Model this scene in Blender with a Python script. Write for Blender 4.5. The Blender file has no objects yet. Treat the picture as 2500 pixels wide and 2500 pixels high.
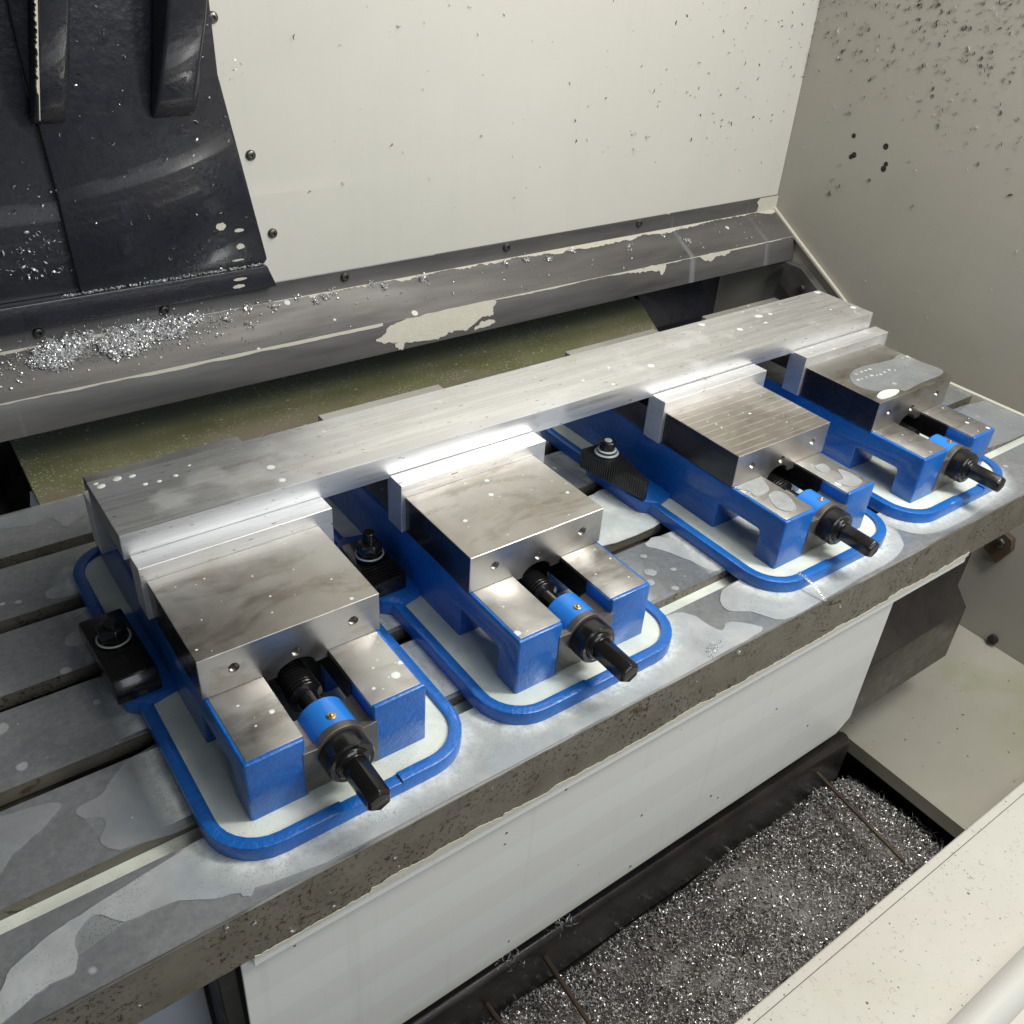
import bpy, bmesh, math, random
from mathutils import Vector, Matrix
rnd = random.Random(7)
PI = math.pi
scene = bpy.context.scene
COL = scene.collection

# ------------------------------------------------------------------ camera, light, exposure
def setup():
    cd = bpy.data.cameras.new('camera'); cam = bpy.data.objects.new('camera', cd); COL.objects.link(cam)
    cd.sensor_width = 36; cd.sensor_height = 36; cd.sensor_fit = 'HORIZONTAL'
    cd.lens = 36 * 2247.4452 / 2500; cd.clip_start = .01; cd.clip_end = 50
    yaw, pit, rol = [math.radians(a) for a in (-38.1907, -34.4262, 4.1911)]
    f = Vector((-math.sin(yaw) * math.cos(pit), math.cos(yaw) * math.cos(pit), math.sin(pit)))
    rt = Vector((math.cos(yaw), math.sin(yaw), 0)); up = rt.cross(f)
    r2 = rt * math.cos(rol) + up * math.sin(rol); u2 = -rt * math.sin(rol) + up * math.cos(rol)
    m = Matrix((r2, u2, -f)).transposed().to_4x4(); m.translation = Vector((-.1958, -.4434, .5995))
    cam.matrix_world = m
    scene.camera = cam
    w = bpy.data.worlds.new('World'); scene.world = w; w.use_nodes = True
    bg = w.node_tree.nodes['Background']; bg.inputs[0].default_value = (.75, .86, 1, 1); bg.inputs[1].default_value = .07
    def area(name, loc, aim, sx, sy, e, col, spread=180):
        ld = bpy.data.lights.new(name, 'AREA'); ld.shape = 'RECTANGLE'; ld.size = sx; ld.size_y = sy
        ld.energy = e; ld.color = col; ld.spread = math.radians(spread)
        o = bpy.data.objects.new(name, ld); COL.objects.link(o); o.location = loc
        o.rotation_euler = (Vector(aim) - Vector(loc)).to_track_quat('-Z', 'Y').to_euler()
    area('machine_work_light', (.84, -.47, .94), (.33, .12, 0), .17, .36, 11.3, (1, .985, .94))
    area('overhead_fill_light', (.78, -.18, 1.5), (.5, .2, 0), 1.1, .6, 13.5, (1, .97, .9))  # broad overhead fill, added to even out the light
    area('workshop_light', (.45, -1.9, 1.15), (.4, .2, .1), 1.6, .9, 18, (.86, .93, 1))
    scene.view_settings.view_transform = 'Standard'; scene.view_settings.look = 'None'
    scene.view_settings.exposure = 0.0; scene.view_settings.gamma = 1
    scene.render.engine = 'CYCLES'
    scene.cycles.max_bounces = 8; scene.cycles.glossy_bounces = 5; scene.cycles.diffuse_bounces = 4
    scene.cycles.sample_clamp_indirect = 6
setup()

# ------------------------------------------------------------------ object helpers
def tag(o, label=None, cat=None, group=None, kind=None):
    if label: o['label'] = label
    if cat: o['category'] = cat
    if group: o['group'] = group
    if kind: o['kind'] = kind
    return o
def empty(name, loc, label=None, cat=None, group=None, rz=0):
    o = bpy.data.objects.new(name, None); COL.objects.link(o); o.location = loc; o.rotation_euler.z = rz
    o.empty_display_size = .02
    return tag(o, label, cat, group)
def fin(name, bm, mat, parent=None, smooth=None, loc=None, bevel=0, seg=2):
    bmesh.ops.recalc_face_normals(bm, faces=bm.faces)
    if bevel:
        es = [e for e in bm.edges if len(e.link_faces) == 2 and e.calc_face_angle(0) > math.radians(30)]
        bmesh.ops.bevel(bm, geom=es, offset=bevel, segments=seg, affect='EDGES', clamp_overlap=True, profile=.5)
    me = bpy.data.meshes.new(name); bm.to_mesh(me); bm.free()
    if isinstance(mat, (list, tuple)):
        for q in mat: me.materials.append(q)
    else: me.materials.append(mat)
    if smooth is None: smooth = bool(bevel)
    if smooth:
        me.polygons.foreach_set('use_smooth', [True] * len(me.polygons))
        try: me.set_sharp_from_angle(angle=math.radians(32 if smooth is True else smooth))
        except Exception: pass
    o = bpy.data.objects.new(name, me); COL.objects.link(o)
    if parent: o.parent = parent
    if loc: o.location = loc
    return o
def B(): return bmesh.new()
def box(bm, x0, x1, y0, y1, z0, z1):
    v = [bm.verts.new(p) for p in ((x0,y0,z0),(x1,y0,z0),(x1,y1,z0),(x0,y1,z0),(x0,y0,z1),(x1,y0,z1),(x1,y1,z1),(x0,y1,z1))]
    for f in ((0,3,2,1),(4,5,6,7),(0,1,5,4),(1,2,6,5),(2,3,7,6),(3,0,4,7)): bm.faces.new([v[i] for i in f])
    return bm
def prism(bm, pts, axis, a, b):
    """polygon pts (2D) extruded along axis from a to b. x:(y,z) y:(x,z) z:(x,y)"""
    def P(p, t):
        return {'x': (t, p[0], p[1]), 'y': (p[0], t, p[1]), 'z': (p[0], p[1], t)}[axis]
    A = [bm.verts.new(P(p, a)) for p in pts]; C = [bm.verts.new(P(p, b)) for p in pts]
    n = len(pts)
    bm.faces.new(A); bm.faces.new(C[::-1])
    for i in range(n): bm.faces.new((A[i], C[i], C[(i+1) % n], A[(i+1) % n]))
    return bm
def lathe(bm, prof, n, axis, c, cap=True):
    """prof: list of (t, r) along axis"""
    rings = []
    for t, r in prof:
        ring = []
        for i in range(n):
            a = 2 * PI * (i + .5) / n; u, v = r * math.cos(a), r * math.sin(a)
            p = {'x': (t, u, v), 'y': (u, t, v), 'z': (u, v, t)}[axis]
            ring.append(bm.verts.new((p[0] + c[0], p[1] + c[1], p[2] + c[2])))
        rings.append(ring)
    for a, b in zip(rings, rings[1:]):
        for i in range(n): bm.faces.new((a[i], a[(i+1) % n], b[(i+1) % n], b[i]))
    if cap: bm.faces.new(rings[0][::-1]); bm.faces.new(rings[-1])
    return bm
def tube(bm, pts, r, n=8):
    pts = [Vector(p) for p in pts]; rings = []
    for i, p in enumerate(pts):
        d = (pts[min(i+1, len(pts)-1)] - pts[max(i-1, 0)]).normalized()
        s = d.cross(Vector((0, 0, 1)));  s = s.normalized() if s.length > 1e-3 else Vector((1, 0, 0))
        t = s.cross(d); rr = r[i] if isinstance(r, (list, tuple)) else r
        rings.append([bm.verts.new(p + (s * math.cos(2*PI*k/n) + t * math.sin(2*PI*k/n)) * rr) for k in range(n)])
    for a, b in zip(rings, rings[1:]):
        for i in range(n): bm.faces.new((a[i], a[(i+1) % n], b[(i+1) % n], b[i]))
    bm.faces.new(rings[0][::-1]); bm.faces.new(rings[-1])
    return bm
def rrect(x0, x1, y0, y1, r, n=8):
    out = []
    for cx, cy, a0 in ((x1-r, y0+r, -90), (x1-r, y1-r, 0), (x0+r, y1-r, 90), (x0+r, y0+r, 180)):
        for i in range(n + 1):
            a = math.radians(a0 + 90 * i / n); out.append((cx + r*math.cos(a), cy + r*math.sin(a)))
    return out
def smooth_poly(pts, n=5, jit=0):
    """closed Catmull-Rom through pts"""
    N = len(pts); out = []
    for i in range(N):
        p0, p1, p2, p3 = [Vector((*pts[(i+k-1) % N], 0)) for k in range(4)]
        for j in range(n):
            t = j / n
            q = .5 * ((2*p1) + (-p0+p2)*t + (2*p0-5*p1+4*p2-p3)*t*t + (-p0+3*p1-3*p2+p3)*t**3)
            out.append((q.x + rnd.uniform(-jit, jit), q.y + rnd.uniform(-jit, jit)))
    return out

# ------------------------------------------------------------------ material helpers
class NT:
    def __init__(s, name):
        s.m = bpy.data.materials.new(name); s.m.use_nodes = True; s.t = s.m.node_tree
        s.b = s.t.nodes['Principled BSDF']; s.N = s.t.nodes; s.L = s.t.links
        tc = s.N.new('ShaderNodeTexCoord'); oi = s.N.new('ShaderNodeObjectInfo')
        mul = s.N.new('ShaderNodeVectorMath'); mul.operation = 'SCALE'
        mul.inputs[0].default_value = (7.3, 3.1, 5.7); s.L.new(oi.outputs['Random'], mul.inputs['Scale'])
        add = s.N.new('ShaderNodeVectorMath'); s.L.new(tc.outputs['Object'], add.inputs[0]); s.L.new(mul.outputs[0], add.inputs[1])
        s.raw = tc.outputs['Object']; s.v = add.outputs[0]
    def link(s, a, b):
        if isinstance(a, (int, float, tuple)): b.default_value = a if not (isinstance(a, tuple) and len(a) == 3 and b.type == 'RGBA') else (*a, 1)
        else: s.L.new(a, b)
    def mapv(s, scale=(1,1,1), rot=(0,0,0), v=None):
        n = s.N.new('ShaderNodeMapping'); n.inputs['Scale'].default_value = scale; n.inputs['Rotation'].default_value = rot
        s.L.new(v or s.v, n.inputs[0]); return n.outputs[0]
    def noise(s, sc, det=4, rough=.55, v=None, dist=0):
        n = s.N.new('ShaderNodeTexNoise'); n.inputs['Scale'].default_value = sc; n.inputs['Detail'].default_value = det
        n.inputs['Roughness'].default_value = rough; n.inputs['Distortion'].default_value = dist
        s.L.new(v or s.v, n.inputs['Vector']); return n.outputs['Fac']
    def vor(s, sc, v=None, feat='F1', out='Distance', rnd_=1):
        n = s.N.new('ShaderNodeTexVoronoi'); n.feature = feat; n.inputs['Scale'].default_value = sc
        n.inputs['Randomness'].default_value = rnd_
        s.L.new(v or s.v, n.inputs['Vector']); return n.outputs[out]
    def ramp(s, f, a, b, lo=0., hi=1.):
        n = s.N.new('ShaderNodeMapRange'); n.inputs[1].default_value = a; n.inputs[2].default_value = b
        n.inputs[3].default_value = lo; n.inputs[4].default_value = hi; s.L.new(f, n.inputs[0]); return n.outputs[0]
    def math(s, op, a, b=0.):
        n = s.N.new('ShaderNodeMath'); n.operation = op; s.link(a, n.inputs[0]); s.link(b, n.inputs[1]); return n.outputs[0]
    def mix(s, f, a, b):
        n = s.N.new('ShaderNodeMix'); n.data_type = 'RGBA'; s.link(f, n.inputs[0]); s.link(a, n.inputs[6]); s.link(b, n.inputs[7]); return n.outputs[2]
    def xyz(s, v=None):
        n = s.N.new('ShaderNodeSeparateXYZ'); s.L.new(v or s.raw, n.inputs[0]); return n.outputs
    def set(s, **k):
        names = dict(col='Base Color', met='Metallic', rough='Roughness', coat='Coat Weight', coatr='Coat Roughness',
                     aniso='Anisotropic', spec='Specular IOR Level', alpha='Alpha', trans='Transmission Weight', sss='Subsurface Weight', ior='IOR')
        for a, b in k.items(): s.link(b, s.b.inputs[names[a]])
        return s
    def bump(s, h, strength=.2, dist=.001):
        n = s.N.new('ShaderNodeBump'); n.inputs['Strength'].default_value = strength; n.inputs['Distance'].default_value = dist
        s.L.new(h, n.inputs['Height']); s.L.new(n.outputs[0], s.b.inputs['Normal']); return s
    def drops(s, sc, prob=.35, rmax=.35, v=None, top=True):
        """0/1 mask of scattered round splashes of varied size"""
        n = s.N.new('ShaderNodeTexVoronoi'); n.inputs['Scale'].default_value = sc; s.L.new(v or s.v, n.inputs['Vector'])
        c = s.N.new('ShaderNodeSeparateColor'); s.L.new(n.outputs['Color'], c.inputs[0])
        keep = s.math('LESS_THAN', c.outputs[0], prob)
        r = s.math('MULTIPLY', s.math('MULTIPLY', c.outputs[1], c.outputs[1]), rmax)
        r = s.math('ADD', r, .03)
        g = s.N.new('ShaderNodeNewGeometry'); keep = s.math('MULTIPLY', keep, s.math('GREATER_THAN', s.xyz(g.outputs['Normal'])[2], .5)) if top else keep
        wob = s.math('ADD', n.outputs['Distance'], s.ramp(s.noise(sc * 2.2, 2), 0, 1, -.06, .06))
        d = s.math('SUBTRACT', r, wob)
        return s.math('MULTIPLY', keep, s.ramp(d, 0, .03))

MILK = (.70, .74, .70)
def steel_mat(name, base=(.41, .385, .35), stain=(.15, .115, .075), amt=1., lines=None, rough=.27, arcs=True, dr=.12):
    s = NT(name)
    st = s.ramp(s.noise(15, 5, .65, v=s.mapv((.55, 1.3, 1)), dist=.5), .52, .64, 0, .62 * amt)
    fine = s.noise(60, 5)
    c = s.mix(st, base, stain)
    c = s.mix(s.ramp(fine, .35, .75, 0, .25), c, (.62, .61, .58))
    film = s.ramp(s.noise(9, 3, .5, v=s.mapv((1, 1, 1), (0, 0, .7))), .52, .62, 0, .32)   # thin coolant film
    d = s.drops(90, dr, .36)
    c = s.mix(film, c, (.56, .56, .53)); c = s.mix(d, c, MILK)
    dm = s.math('MAXIMUM', d, s.math('MULTIPLY', film, .55))
    s.set(col=c, met=s.ramp(dm, 0, 1, .93, .0), rough=s.math('ADD', s.ramp(fine, .3, .8, rough, rough + .13), s.math('MULTIPLY', film, .15)))
    if lines:
        y = s.xyz()[1]
        w = s.math('FRACT', s.math('MULTIPLY', y, 1 / lines))
        g = s.N.new('ShaderNodeNewGeometry')
        l = s.math('MULTIPLY', s.ramp(s.math('ABSOLUTE', s.math('SUBTRACT', w, .5)), .41, .47), s.math('GREATER_THAN', s.xyz(g.outputs['Normal'])[2], .5))
        br = s.math('MULTIPLY', l, s.ramp(s.noise(40, 2), .35, .55))
        c = s.mix(s.math('MULTIPLY', br, .75), c, (.95, .9, .8)); s.link(c, s.b.inputs['Base Color'])
        s.bump(s.math('ADD', l, s.math('MULTIPLY', s.noise(900, 2, v=s.mapv((.05, 1, 1))), .5)), .25, .0003)
    elif arcs:
        n = s.N.new('ShaderNodeTexWave'); n.wave_type = 'RINGS'; n.inputs['Scale'].default_value = 260; n.inputs['Distortion'].default_value = .6
        n.inputs['Detail'].default_value = 1
        s.L.new(s.mapv((1, 1, .05)), n.inputs[0])
        s.bump(s.math('MULTIPLY', n.outputs['Fac'], s.ramp(s.noise(9, 2), .4, .6)), .3, .0003)
    else:
        s.bump(s.noise(700, 2, v=s.mapv((.08, 1, 1))), .12, .0003)
    return s.m
M = {}
M['steel'] = steel_mat('ground_steel')
M['steel_lines'] = steel_mat('fly_cut_steel', base=(.56, .52, .47), amt=.4, lines=.0118, dr=.1)
M['steel_plain'] = steel_mat('brushed_steel', base=(.47, .455, .43), stain=(.28, .24, .19), amt=.55, arcs=False, rough=.26, dr=.04)
M['steel_way'] = steel_mat('machined_way_steel', base=(.47, .46, .45), stain=(.15, .13, .11), amt=1., arcs=False, rough=.3, dr=.2)
def alu(name, sx=(1, 1, 1), base=(.93, .93, .91), dark=(.62, .62, .64), rough=.35, dr=.10, streak=1.):
    s = NT(name)
    a = s.noise(260, 3, .6, v=s.mapv(sx)); b = s.noise(45, 3, .6, v=s.mapv(sx)); c0 = s.noise(700, 2, .6, v=s.mapv(sx))
    band = s.noise(70, 2, .5, v=s.mapv((sx[0] * .35, sx[1], sx[2]))); f = s.math('MAXIMUM', s.math('MULTIPLY', s.ramp(a, .45, .62), .5 * streak), s.math('MULTIPLY', s.ramp(band, .50, .56), .42 * streak)); g = s.math('MULTIPLY', s.ramp(b, .45, .7), .55 * streak)
    c = s.mix(s.math('MAXIMUM', f, g), base, dark)
    stain = s.ramp(s.noise(11, 4, .6), .58, .72, 0, .3)
    c = s.mix(stain, c, (.55, .48, .36))
    film = s.ramp(s.noise(16, 3), .54, .64, 0, .4)
    c = s.mix(film, c, (.72, .73, .74))
    d = s.drops(85, dr, .38); c = s.mix(d, c, (.8, .8, .76))
    nick = s.ramp(s.noise(420, 2, .5, v=s.mapv((.25, 1, 1), (0, 0, .5))), .70, .73); c = s.mix(s.math('MULTIPLY', nick, .8), c, (.12, .12, .13))
    s.set(col=c, met=s.ramp(s.math('MAXIMUM', d, s.math('MULTIPLY', film, .6)), 0, 1, .92, .0), rough=s.ramp(a, .3, .7, rough, rough + .16))
    s.bump(s.math('ADD', c0, a), .35, .0004)
    return s.m
M['alu_bar'] = alu('extruded_aluminium', (.035, 1, 1))
M['alu_bar_end'] = alu('sawn_aluminium', (1, .3, 1), base=(.45, .45, .46), dark=(.2, .2, .22), rough=.4)
M['alu_jaw'] = alu('milled_aluminium', (.05, 1, 1), base=(.82, .82, .82), dark=(.6, .6, .62), rough=.42, dr=.25, streak=.7)
def paint(name, c0, c1, rough=.3, bs=.5, coat=.4, sc=300):
    s = NT(name)
    n = s.ramp(s.noise(14, 6, .75), .3, .7)
    s.set(col=s.mix(n, c0, c1), rough=rough, coat=coat, coatr=.12)
    wet = s.drops(60, .16, .35)
    s.link(s.mix(s.math('MULTIPLY', wet, .35), s.mix(n, c0, c1), (.5, .6, .75)), s.b.inputs['Base Color'])
    s.bump(s.math('ADD', s.noise(sc, 3), s.math('MULTIPLY', s.noise(sc * .35, 2), 1.1)), bs, .0014)
    return s.m
M['blue'] = paint('blue_cast_paint', (.006, .085, .33), (.012, .155, .55))
M['blue_light'] = paint('light_blue_paint', (.02, .19, .66), (.02, .22, .72), bs=.12)
def simple(name, c, rough=.4, met=0., bs=0, sc=300, c2=None, coat=0):
    s = NT(name)
    col = s.mix(s.ramp(s.noise(18, 5, .65), .35, .7), c, c2 or tuple(x * .75 for x in c))
    s.set(col=col, rough=s.ramp(s.noise(60, 3), .3, .7, rough * .8, rough * 1.2), met=met, coat=coat)
    if bs: s.bump(s.noise(sc, 3), bs, .001)
    return s.m
M['bearing'] = simple('worn_grey_iron', (.20, .185, .17), .35, .6, .15, 250, (.12, .11, .10))
M['black'] = simple('black_oxide_steel', (.012, .012, .013), .22, .35, .08, 500, (.02, .018, .017), coat=.25)
M['black_thread'] = simple('oiled_thread', (.014, .013, .013), .2, .4, coat=.4)
M['jaw_side'] = simple('blackened_jaw_side', (.045, .043, .045), .24, .55, .04, 200, (.03, .03, .033), coat=.15)
M['brass'] = simple('brass', (.75, .52, .22), .3, .95)
M['black_cast'] = simple('black_cast_paint', (.017, .018, .024), .3, 0, .5, 160, (.024, .024, .03), coat=.5)
M['dark_steel'] = simple('dark_sheet_steel', (.085, .075, .07), .32, .55, .12, 90, (.05, .045, .045))
M['rubber'] = simple('black_rubber', (.008, .008, .010), .35, 0, .3, 60, coat=.2)
M['under'] = simple('dark_underside', (.02, .019, .018), .6)
M['screw'] = simple('wet_screw_steel', (.14, .13, .12), .3, .8)
M['rod'] = simple('rusty_rod', (.12, .085, .055), .6, .3, .3, 200, (.07, .05, .035))
M['chip'] = simple('cut_aluminium_chip', (.88, .89, .90), .28, .65, c2=(.8, .8, .8))
M['chip_mat'] = simple('matted_aluminium_chip', (.93, .92, .90), .3, .45, c2=(.75, .73, .71))
M['chip_dark'] = simple('dark_chip', (.010, .011, .010), .5, .0)
def cream(name, c=(.60, .575, .49), c2=(.56, .54, .46), rough=.42, spk=0., green=0., bs=.25, band=0):
    s = NT(name)
    col = s.mix(s.ramp(s.noise(3, 5, .6), .35, .65), c, c2)
    col = s.mix(s.ramp(s.noise(1, 4, .6, v=s.mapv((38, 38, 1.6))), .55, .75, 0, .10), col, tuple(x * .7 for x in c))
    if green:
        col = s.mix(s.ramp(s.noise(5, 4, .6, dist=.8), .5, .72, 0, green), col, (.32, .34, .19))
        col = s.mix(s.ramp(s.noise(7, 4, .6, v=s.mapv((1, 1, 1), (1, 2, 3))), .58, .75, 0, green * .6), col, (.38, .30, .24))
    if spk:
        d = s.math('MAXIMUM', s.drops(230, spk, .22, top=False), s.drops(90, spk * .18, .14, top=False))
        col = s.mix(s.math('MULTIPLY', d, .85), col, (.07, .07, .055))
    s.set(col=col, rough=s.ramp(s.noise(8, 3), .3, .7, rough * .8, rough * 1.15), coat=.15)
    s.bump(s.noise(700, 2), bs, .0004)
    return s.m
M['cream'] = cream('cream_panel_paint')
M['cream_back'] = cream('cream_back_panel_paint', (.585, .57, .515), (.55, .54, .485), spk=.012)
M['cream_right'] = cream('shaded_cream_side_panel', (.42, .395, .345), (.385, .365, .32), spk=.03, green=.12)  # enclosure cream darkened, the side wall's shading put into its base colour
M['cream_floor'] = cream('cream_floor_paint', (.46, .44, .38), (.39, .375, .31), spk=.03, green=.8)
M['cream_sill'] = cream('cream_sill_paint', (.62, .61, .55), (.57, .54, .48), spk=.4, green=.10, bs=.35)
M['white_bar'] = cream('white_rail_paint', (.60, .59, .55), (.57, .56, .52), bs=.6, rough=.35)
def apron_mat():
    s = NT('white_apron_paint'); z = s.xyz()[2]
    st = s.math('FRACT', s.math('ADD', s.math('MULTIPLY', z, 12.5), s.ramp(s.noise(2, 2), 0, 1, 0, .05)))
    col = s.mix(s.ramp(st, .46, .5), (.74, .74, .71), (.71, .705, .675))
    col = s.mix(s.ramp(z, -.285, -.305, 0, .5), col, (.42, .42, .30))
    d = s.drops(60, .14, .10, top=False); run = s.ramp(s.noise(1, 4, .6, v=s.mapv((55, 55, 2.))), .56, .72, 0, .22); col = s.mix(run, col, (.50, .49, .45)); col = s.mix(d, col, (.08, .08, .07))
    s.set(col=col, rough=.22, coat=.3, coatr=.1); s.bump(s.noise(500, 2), .08, .0004); return s.m
M['apron'] = apron_mat()
def table_mat():
    s = NT('wet_table_iron')
    g = s.noise(160, 4, .7)
    base = s.mix(s.ramp(g, .35, .7), (.26, .275, .29), (.35, .365, .375))
    base = s.mix(s.ramp(s.noise(22, 4, .6), .5, .66, 0, .5), base, (.22, .225, .235))
    film = s.ramp(s.noise(7.5, 2, .4, dist=.5), .50, .52)
    film2 = s.ramp(s.noise(5, 2, .4, v=s.mapv((1, 1, 1), (2, 1, 0)), dist=.8), .56, .568)
    d = s.drops(26, .32, .30); d2 = s.drops(80, .10, .35)
    fm = s.math('MAXIMUM', s.math('MULTIPLY', film, .05), s.math('MULTIPLY', film2, .09))
    fm = s.math('MAXIMUM', fm, s.math('MULTIPLY', d, .42)); fm = s.math('MAXIMUM', fm, s.math('MULTIPLY', d2, .5))
    s.set(col=s.mix(fm, base, (.56, .58, .58)), met=s.ramp(fm, 0, .6, .5, .1), rough=s.ramp(g, .3, .7, .15, .27), coat=.35, coatr=.08)
    s.bump(g, .12, .0004); return s.m
M['table'] = table_mat()
def rust_mat():
    s = NT('rust_flecked_iron')
    base = s.mix(s.ramp(s.noise(30, 4), .35, .7), (.135, .12, .095), (.19, .17, .14))
    v = s.mapv((1, 1, 1), (0, 0, 0))
    cl = s.ramp(s.noise(16, 3, .6), .40, .54)
    fl = s.ramp(s.noise(230, 4, .8, dist=.35), .55, .58)
    big = s.ramp(s.noise(24, 5, .75, v=s.mapv((1, 1, 1.6)), dist=1), .63, .655)
    m = s.math('MAXIMUM', s.math('MULTIPLY', cl, fl), s.math('MULTIPLY', big, .8))
    blot = s.math('MULTIPLY', s.ramp(s.noise(34, 5, .75, v=s.mapv((.8, 1, 1), (0, 0, .3)), dist=.8), .615, .635), .8)
    base = s.mix(blot, base, (.085, .05, .026))
    s.set(col=s.mix(m, base, (.045, .032, .018)), met=.25, rough=s.ramp(m, 0, 1, .38, .7)); s.bump(s.noise(300, 3), .15, .0005); return s.m
M['rust'] = rust_mat()
def milk_mat(name, c=(.74, .79, .72), foam=.5, alpha=1., rough=.16, fade=False):
    s = NT(name)
    n = s.noise(28, 3)
    col = s.mix(s.ramp(n, .35, .65), c, tuple(x * .80 for x in c))
    col = s.mix(s.ramp(s.noise(15, 3, .6, dist=1.), .48, .62, 0, .55), col, tuple(x * y for x, y in zip(c, (.72, .80, .84))))
    bub = s.vor(520); m = s.math('MULTIPLY', s.ramp(bub, .30, .20), s.ramp(s.noise(34, 4, .7), .46, .58, 0, foam))
    col = s.mix(s.math('MULTIPLY', m, .8), col, (.16, .19, .19))
    s.set(col=col, rough=rough, spec=.5, sss=0.)
    if alpha < 1: s.link(s.ramp(s.noise(30, 3), .3, .7, alpha * .8, min(1, alpha * 1.15)), s.b.inputs['Alpha'])
    if fade:
        at = s.N.new('ShaderNodeAttribute'); at.attribute_name = 'thickness'
        s.link(s.math('MULTIPLY', at.outputs['Fac'], s.ramp(s.noise(60, 4, .7), .3, .6, .45, 1.)), s.b.inputs['Alpha'])
    s.bump(s.vor(600), .05, .0004)
    return s.m
M['milk'] = milk_mat('milky_coolant', (.74, .78, .70), .5)
M['foam'] = milk_mat('coolant_foam', (.76, .79, .77), .9, .62, .3)
M['film'] = milk_mat('coolant_film', (.46, .48, .50), .5, .26, .15)
M['filmwhite'] = milk_mat('thick_coolant_film', (.60, .62, .63), .9, .54, .18)
M['foamfade'] = milk_mat('fading_coolant_foam', (.74, .77, .75), .9, 1., .3, True)
def rail_mat():
    s = NT('wet_rail_steel')
    st = s.noise(20, 4, .6, v=s.mapv((.15, 1, 1)))
    base = s.mix(s.ramp(st, .35, .7), (.155, .148, .142), (.062, .06, .06))
    run = s.ramp(s.noise(26, 2, .5, v=s.mapv((1, .04, .04))), .66, .72, 0, .35)
    base = s.mix(run, base, (.42, .42, .45))
    d = s.drops(60, .08, .35); base = s.mix(d, base, (.6, .6, .55))
    s.set(col=base, met=s.ramp(d, 0, 1, .35, 0), rough=s.ramp(st, .3, .7, .36, .52)); s.bump(s.noise(200, 3), .08, .0004); return s.m
M['rail'] = rail_mat()
def green_mat():
    s = NT('oily_way_cover')
    base = s.mix(s.ramp(s.noise(9, 4, .6), .35, .7), (.20, .21, .10), (.30, .30, .17))
    x = s.xyz(); pk = s.ramp(s.noise(6, 4, .6, dist=.5), .45, .65)
    band = s.math('MULTIPLY', pk, s.ramp(x[1], .66, .60))
    base = s.mix(s.math('MULTIPLY', band, .7), base, (.34, .28, .25))
    base = s.mix(s.ramp(x[1], .665, .70, 0, .6), base, (.20, .23, .20))
    fine = s.ramp(s.vor(210), .30, .2); msk = s.ramp(s.noise(14, 4, .7), .42, .6)
    d = s.math('MAXIMUM', s.math('MULTIPLY', fine, msk), s.drops(120, .2, .3))
    base = s.mix(s.math('MULTIPLY', d, .85), base, (.60, .60, .46))
    s.set(col=base, rough=.22, coat=.5, met=.1); s.bump(s.noise(60, 3), .2, .001); return s.m
M['green'] = green_mat()
M['speckled'] = cream('speckled_casting_paint', (.42, .45, .50), (.34, .36, .42), spk=.9)
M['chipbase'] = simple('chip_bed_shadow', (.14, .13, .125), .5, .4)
def patch_mat():
    s = NT('flaking_cream_paint'); s.set(col=s.mix(s.noise(60, 3), (.60, .575, .49), (.5, .47, .39)), rough=.45); s.bump(s.noise(300, 4), .6, .001); return s.m
M['patch'] = patch_mat()

# ------------------------------------------------------------------ the machine table
SLOTS = [(.0161, .0352), (.1195, .1380), (.2240, .2428), (.3255, .3438), (.4260, .4439)]
TX0, TX1, TY0, TY1 = -1.0, 1.128, -.0572, .520
def make_table():
    root = empty('machine_table', (.1, .23, -.0587), 'long wet grey iron table with parallel slots, carrying the four blue vises', 'machine table')
    P = Vector((-.1, -.23, .0587))
    def loc(o): o.location = P; return o
    prof = [(TY0, -.0587), (TY0, 0)]
    for a, b in SLOTS:
        prof += [(a, 0), (a, -.014), (a - .006, -.014), (a - .006, -.026), (b + .006, -.026), (b + .006, -.014), (b, -.014), (b, 0)]
    prof += [(TY1, 0), (TY1, -.0587)]
    bm = B(); prism(bm, prof, 'x', TX0, TX1)
    for f in bm.faces: f.material_index = 1 if abs(f.normal.z) < .5 or f.calc_center_median().z < -.003 else 0
    bmesh.ops.recalc_face_normals(bm, faces=bm.faces)
    for f in bm.faces: f.material_index = 0 if (f.normal.z > .5 and f.calc_center_median().z > -.003) else 1
    loc(fin('table_top', bm, [M['table'], M['rust']], root))
    bm = B(); box(bm, 1.1282, 1.1345, .03, .52, -.030, .0035); loc(fin('end_seal', bm, M['cream'], root, bevel=.001, seg=1))
    bm = B()                                                             # worn bright front edge
    tube(bm, [(TX0 + .01, TY0 + .0002, -.0002), (TX1 - .002, TY0 + .0002, -.0002)], .0011, 6)
    loc(fin('edge_trim', bm, M['steel_plain'], root, smooth=True))
make_table()

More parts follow.
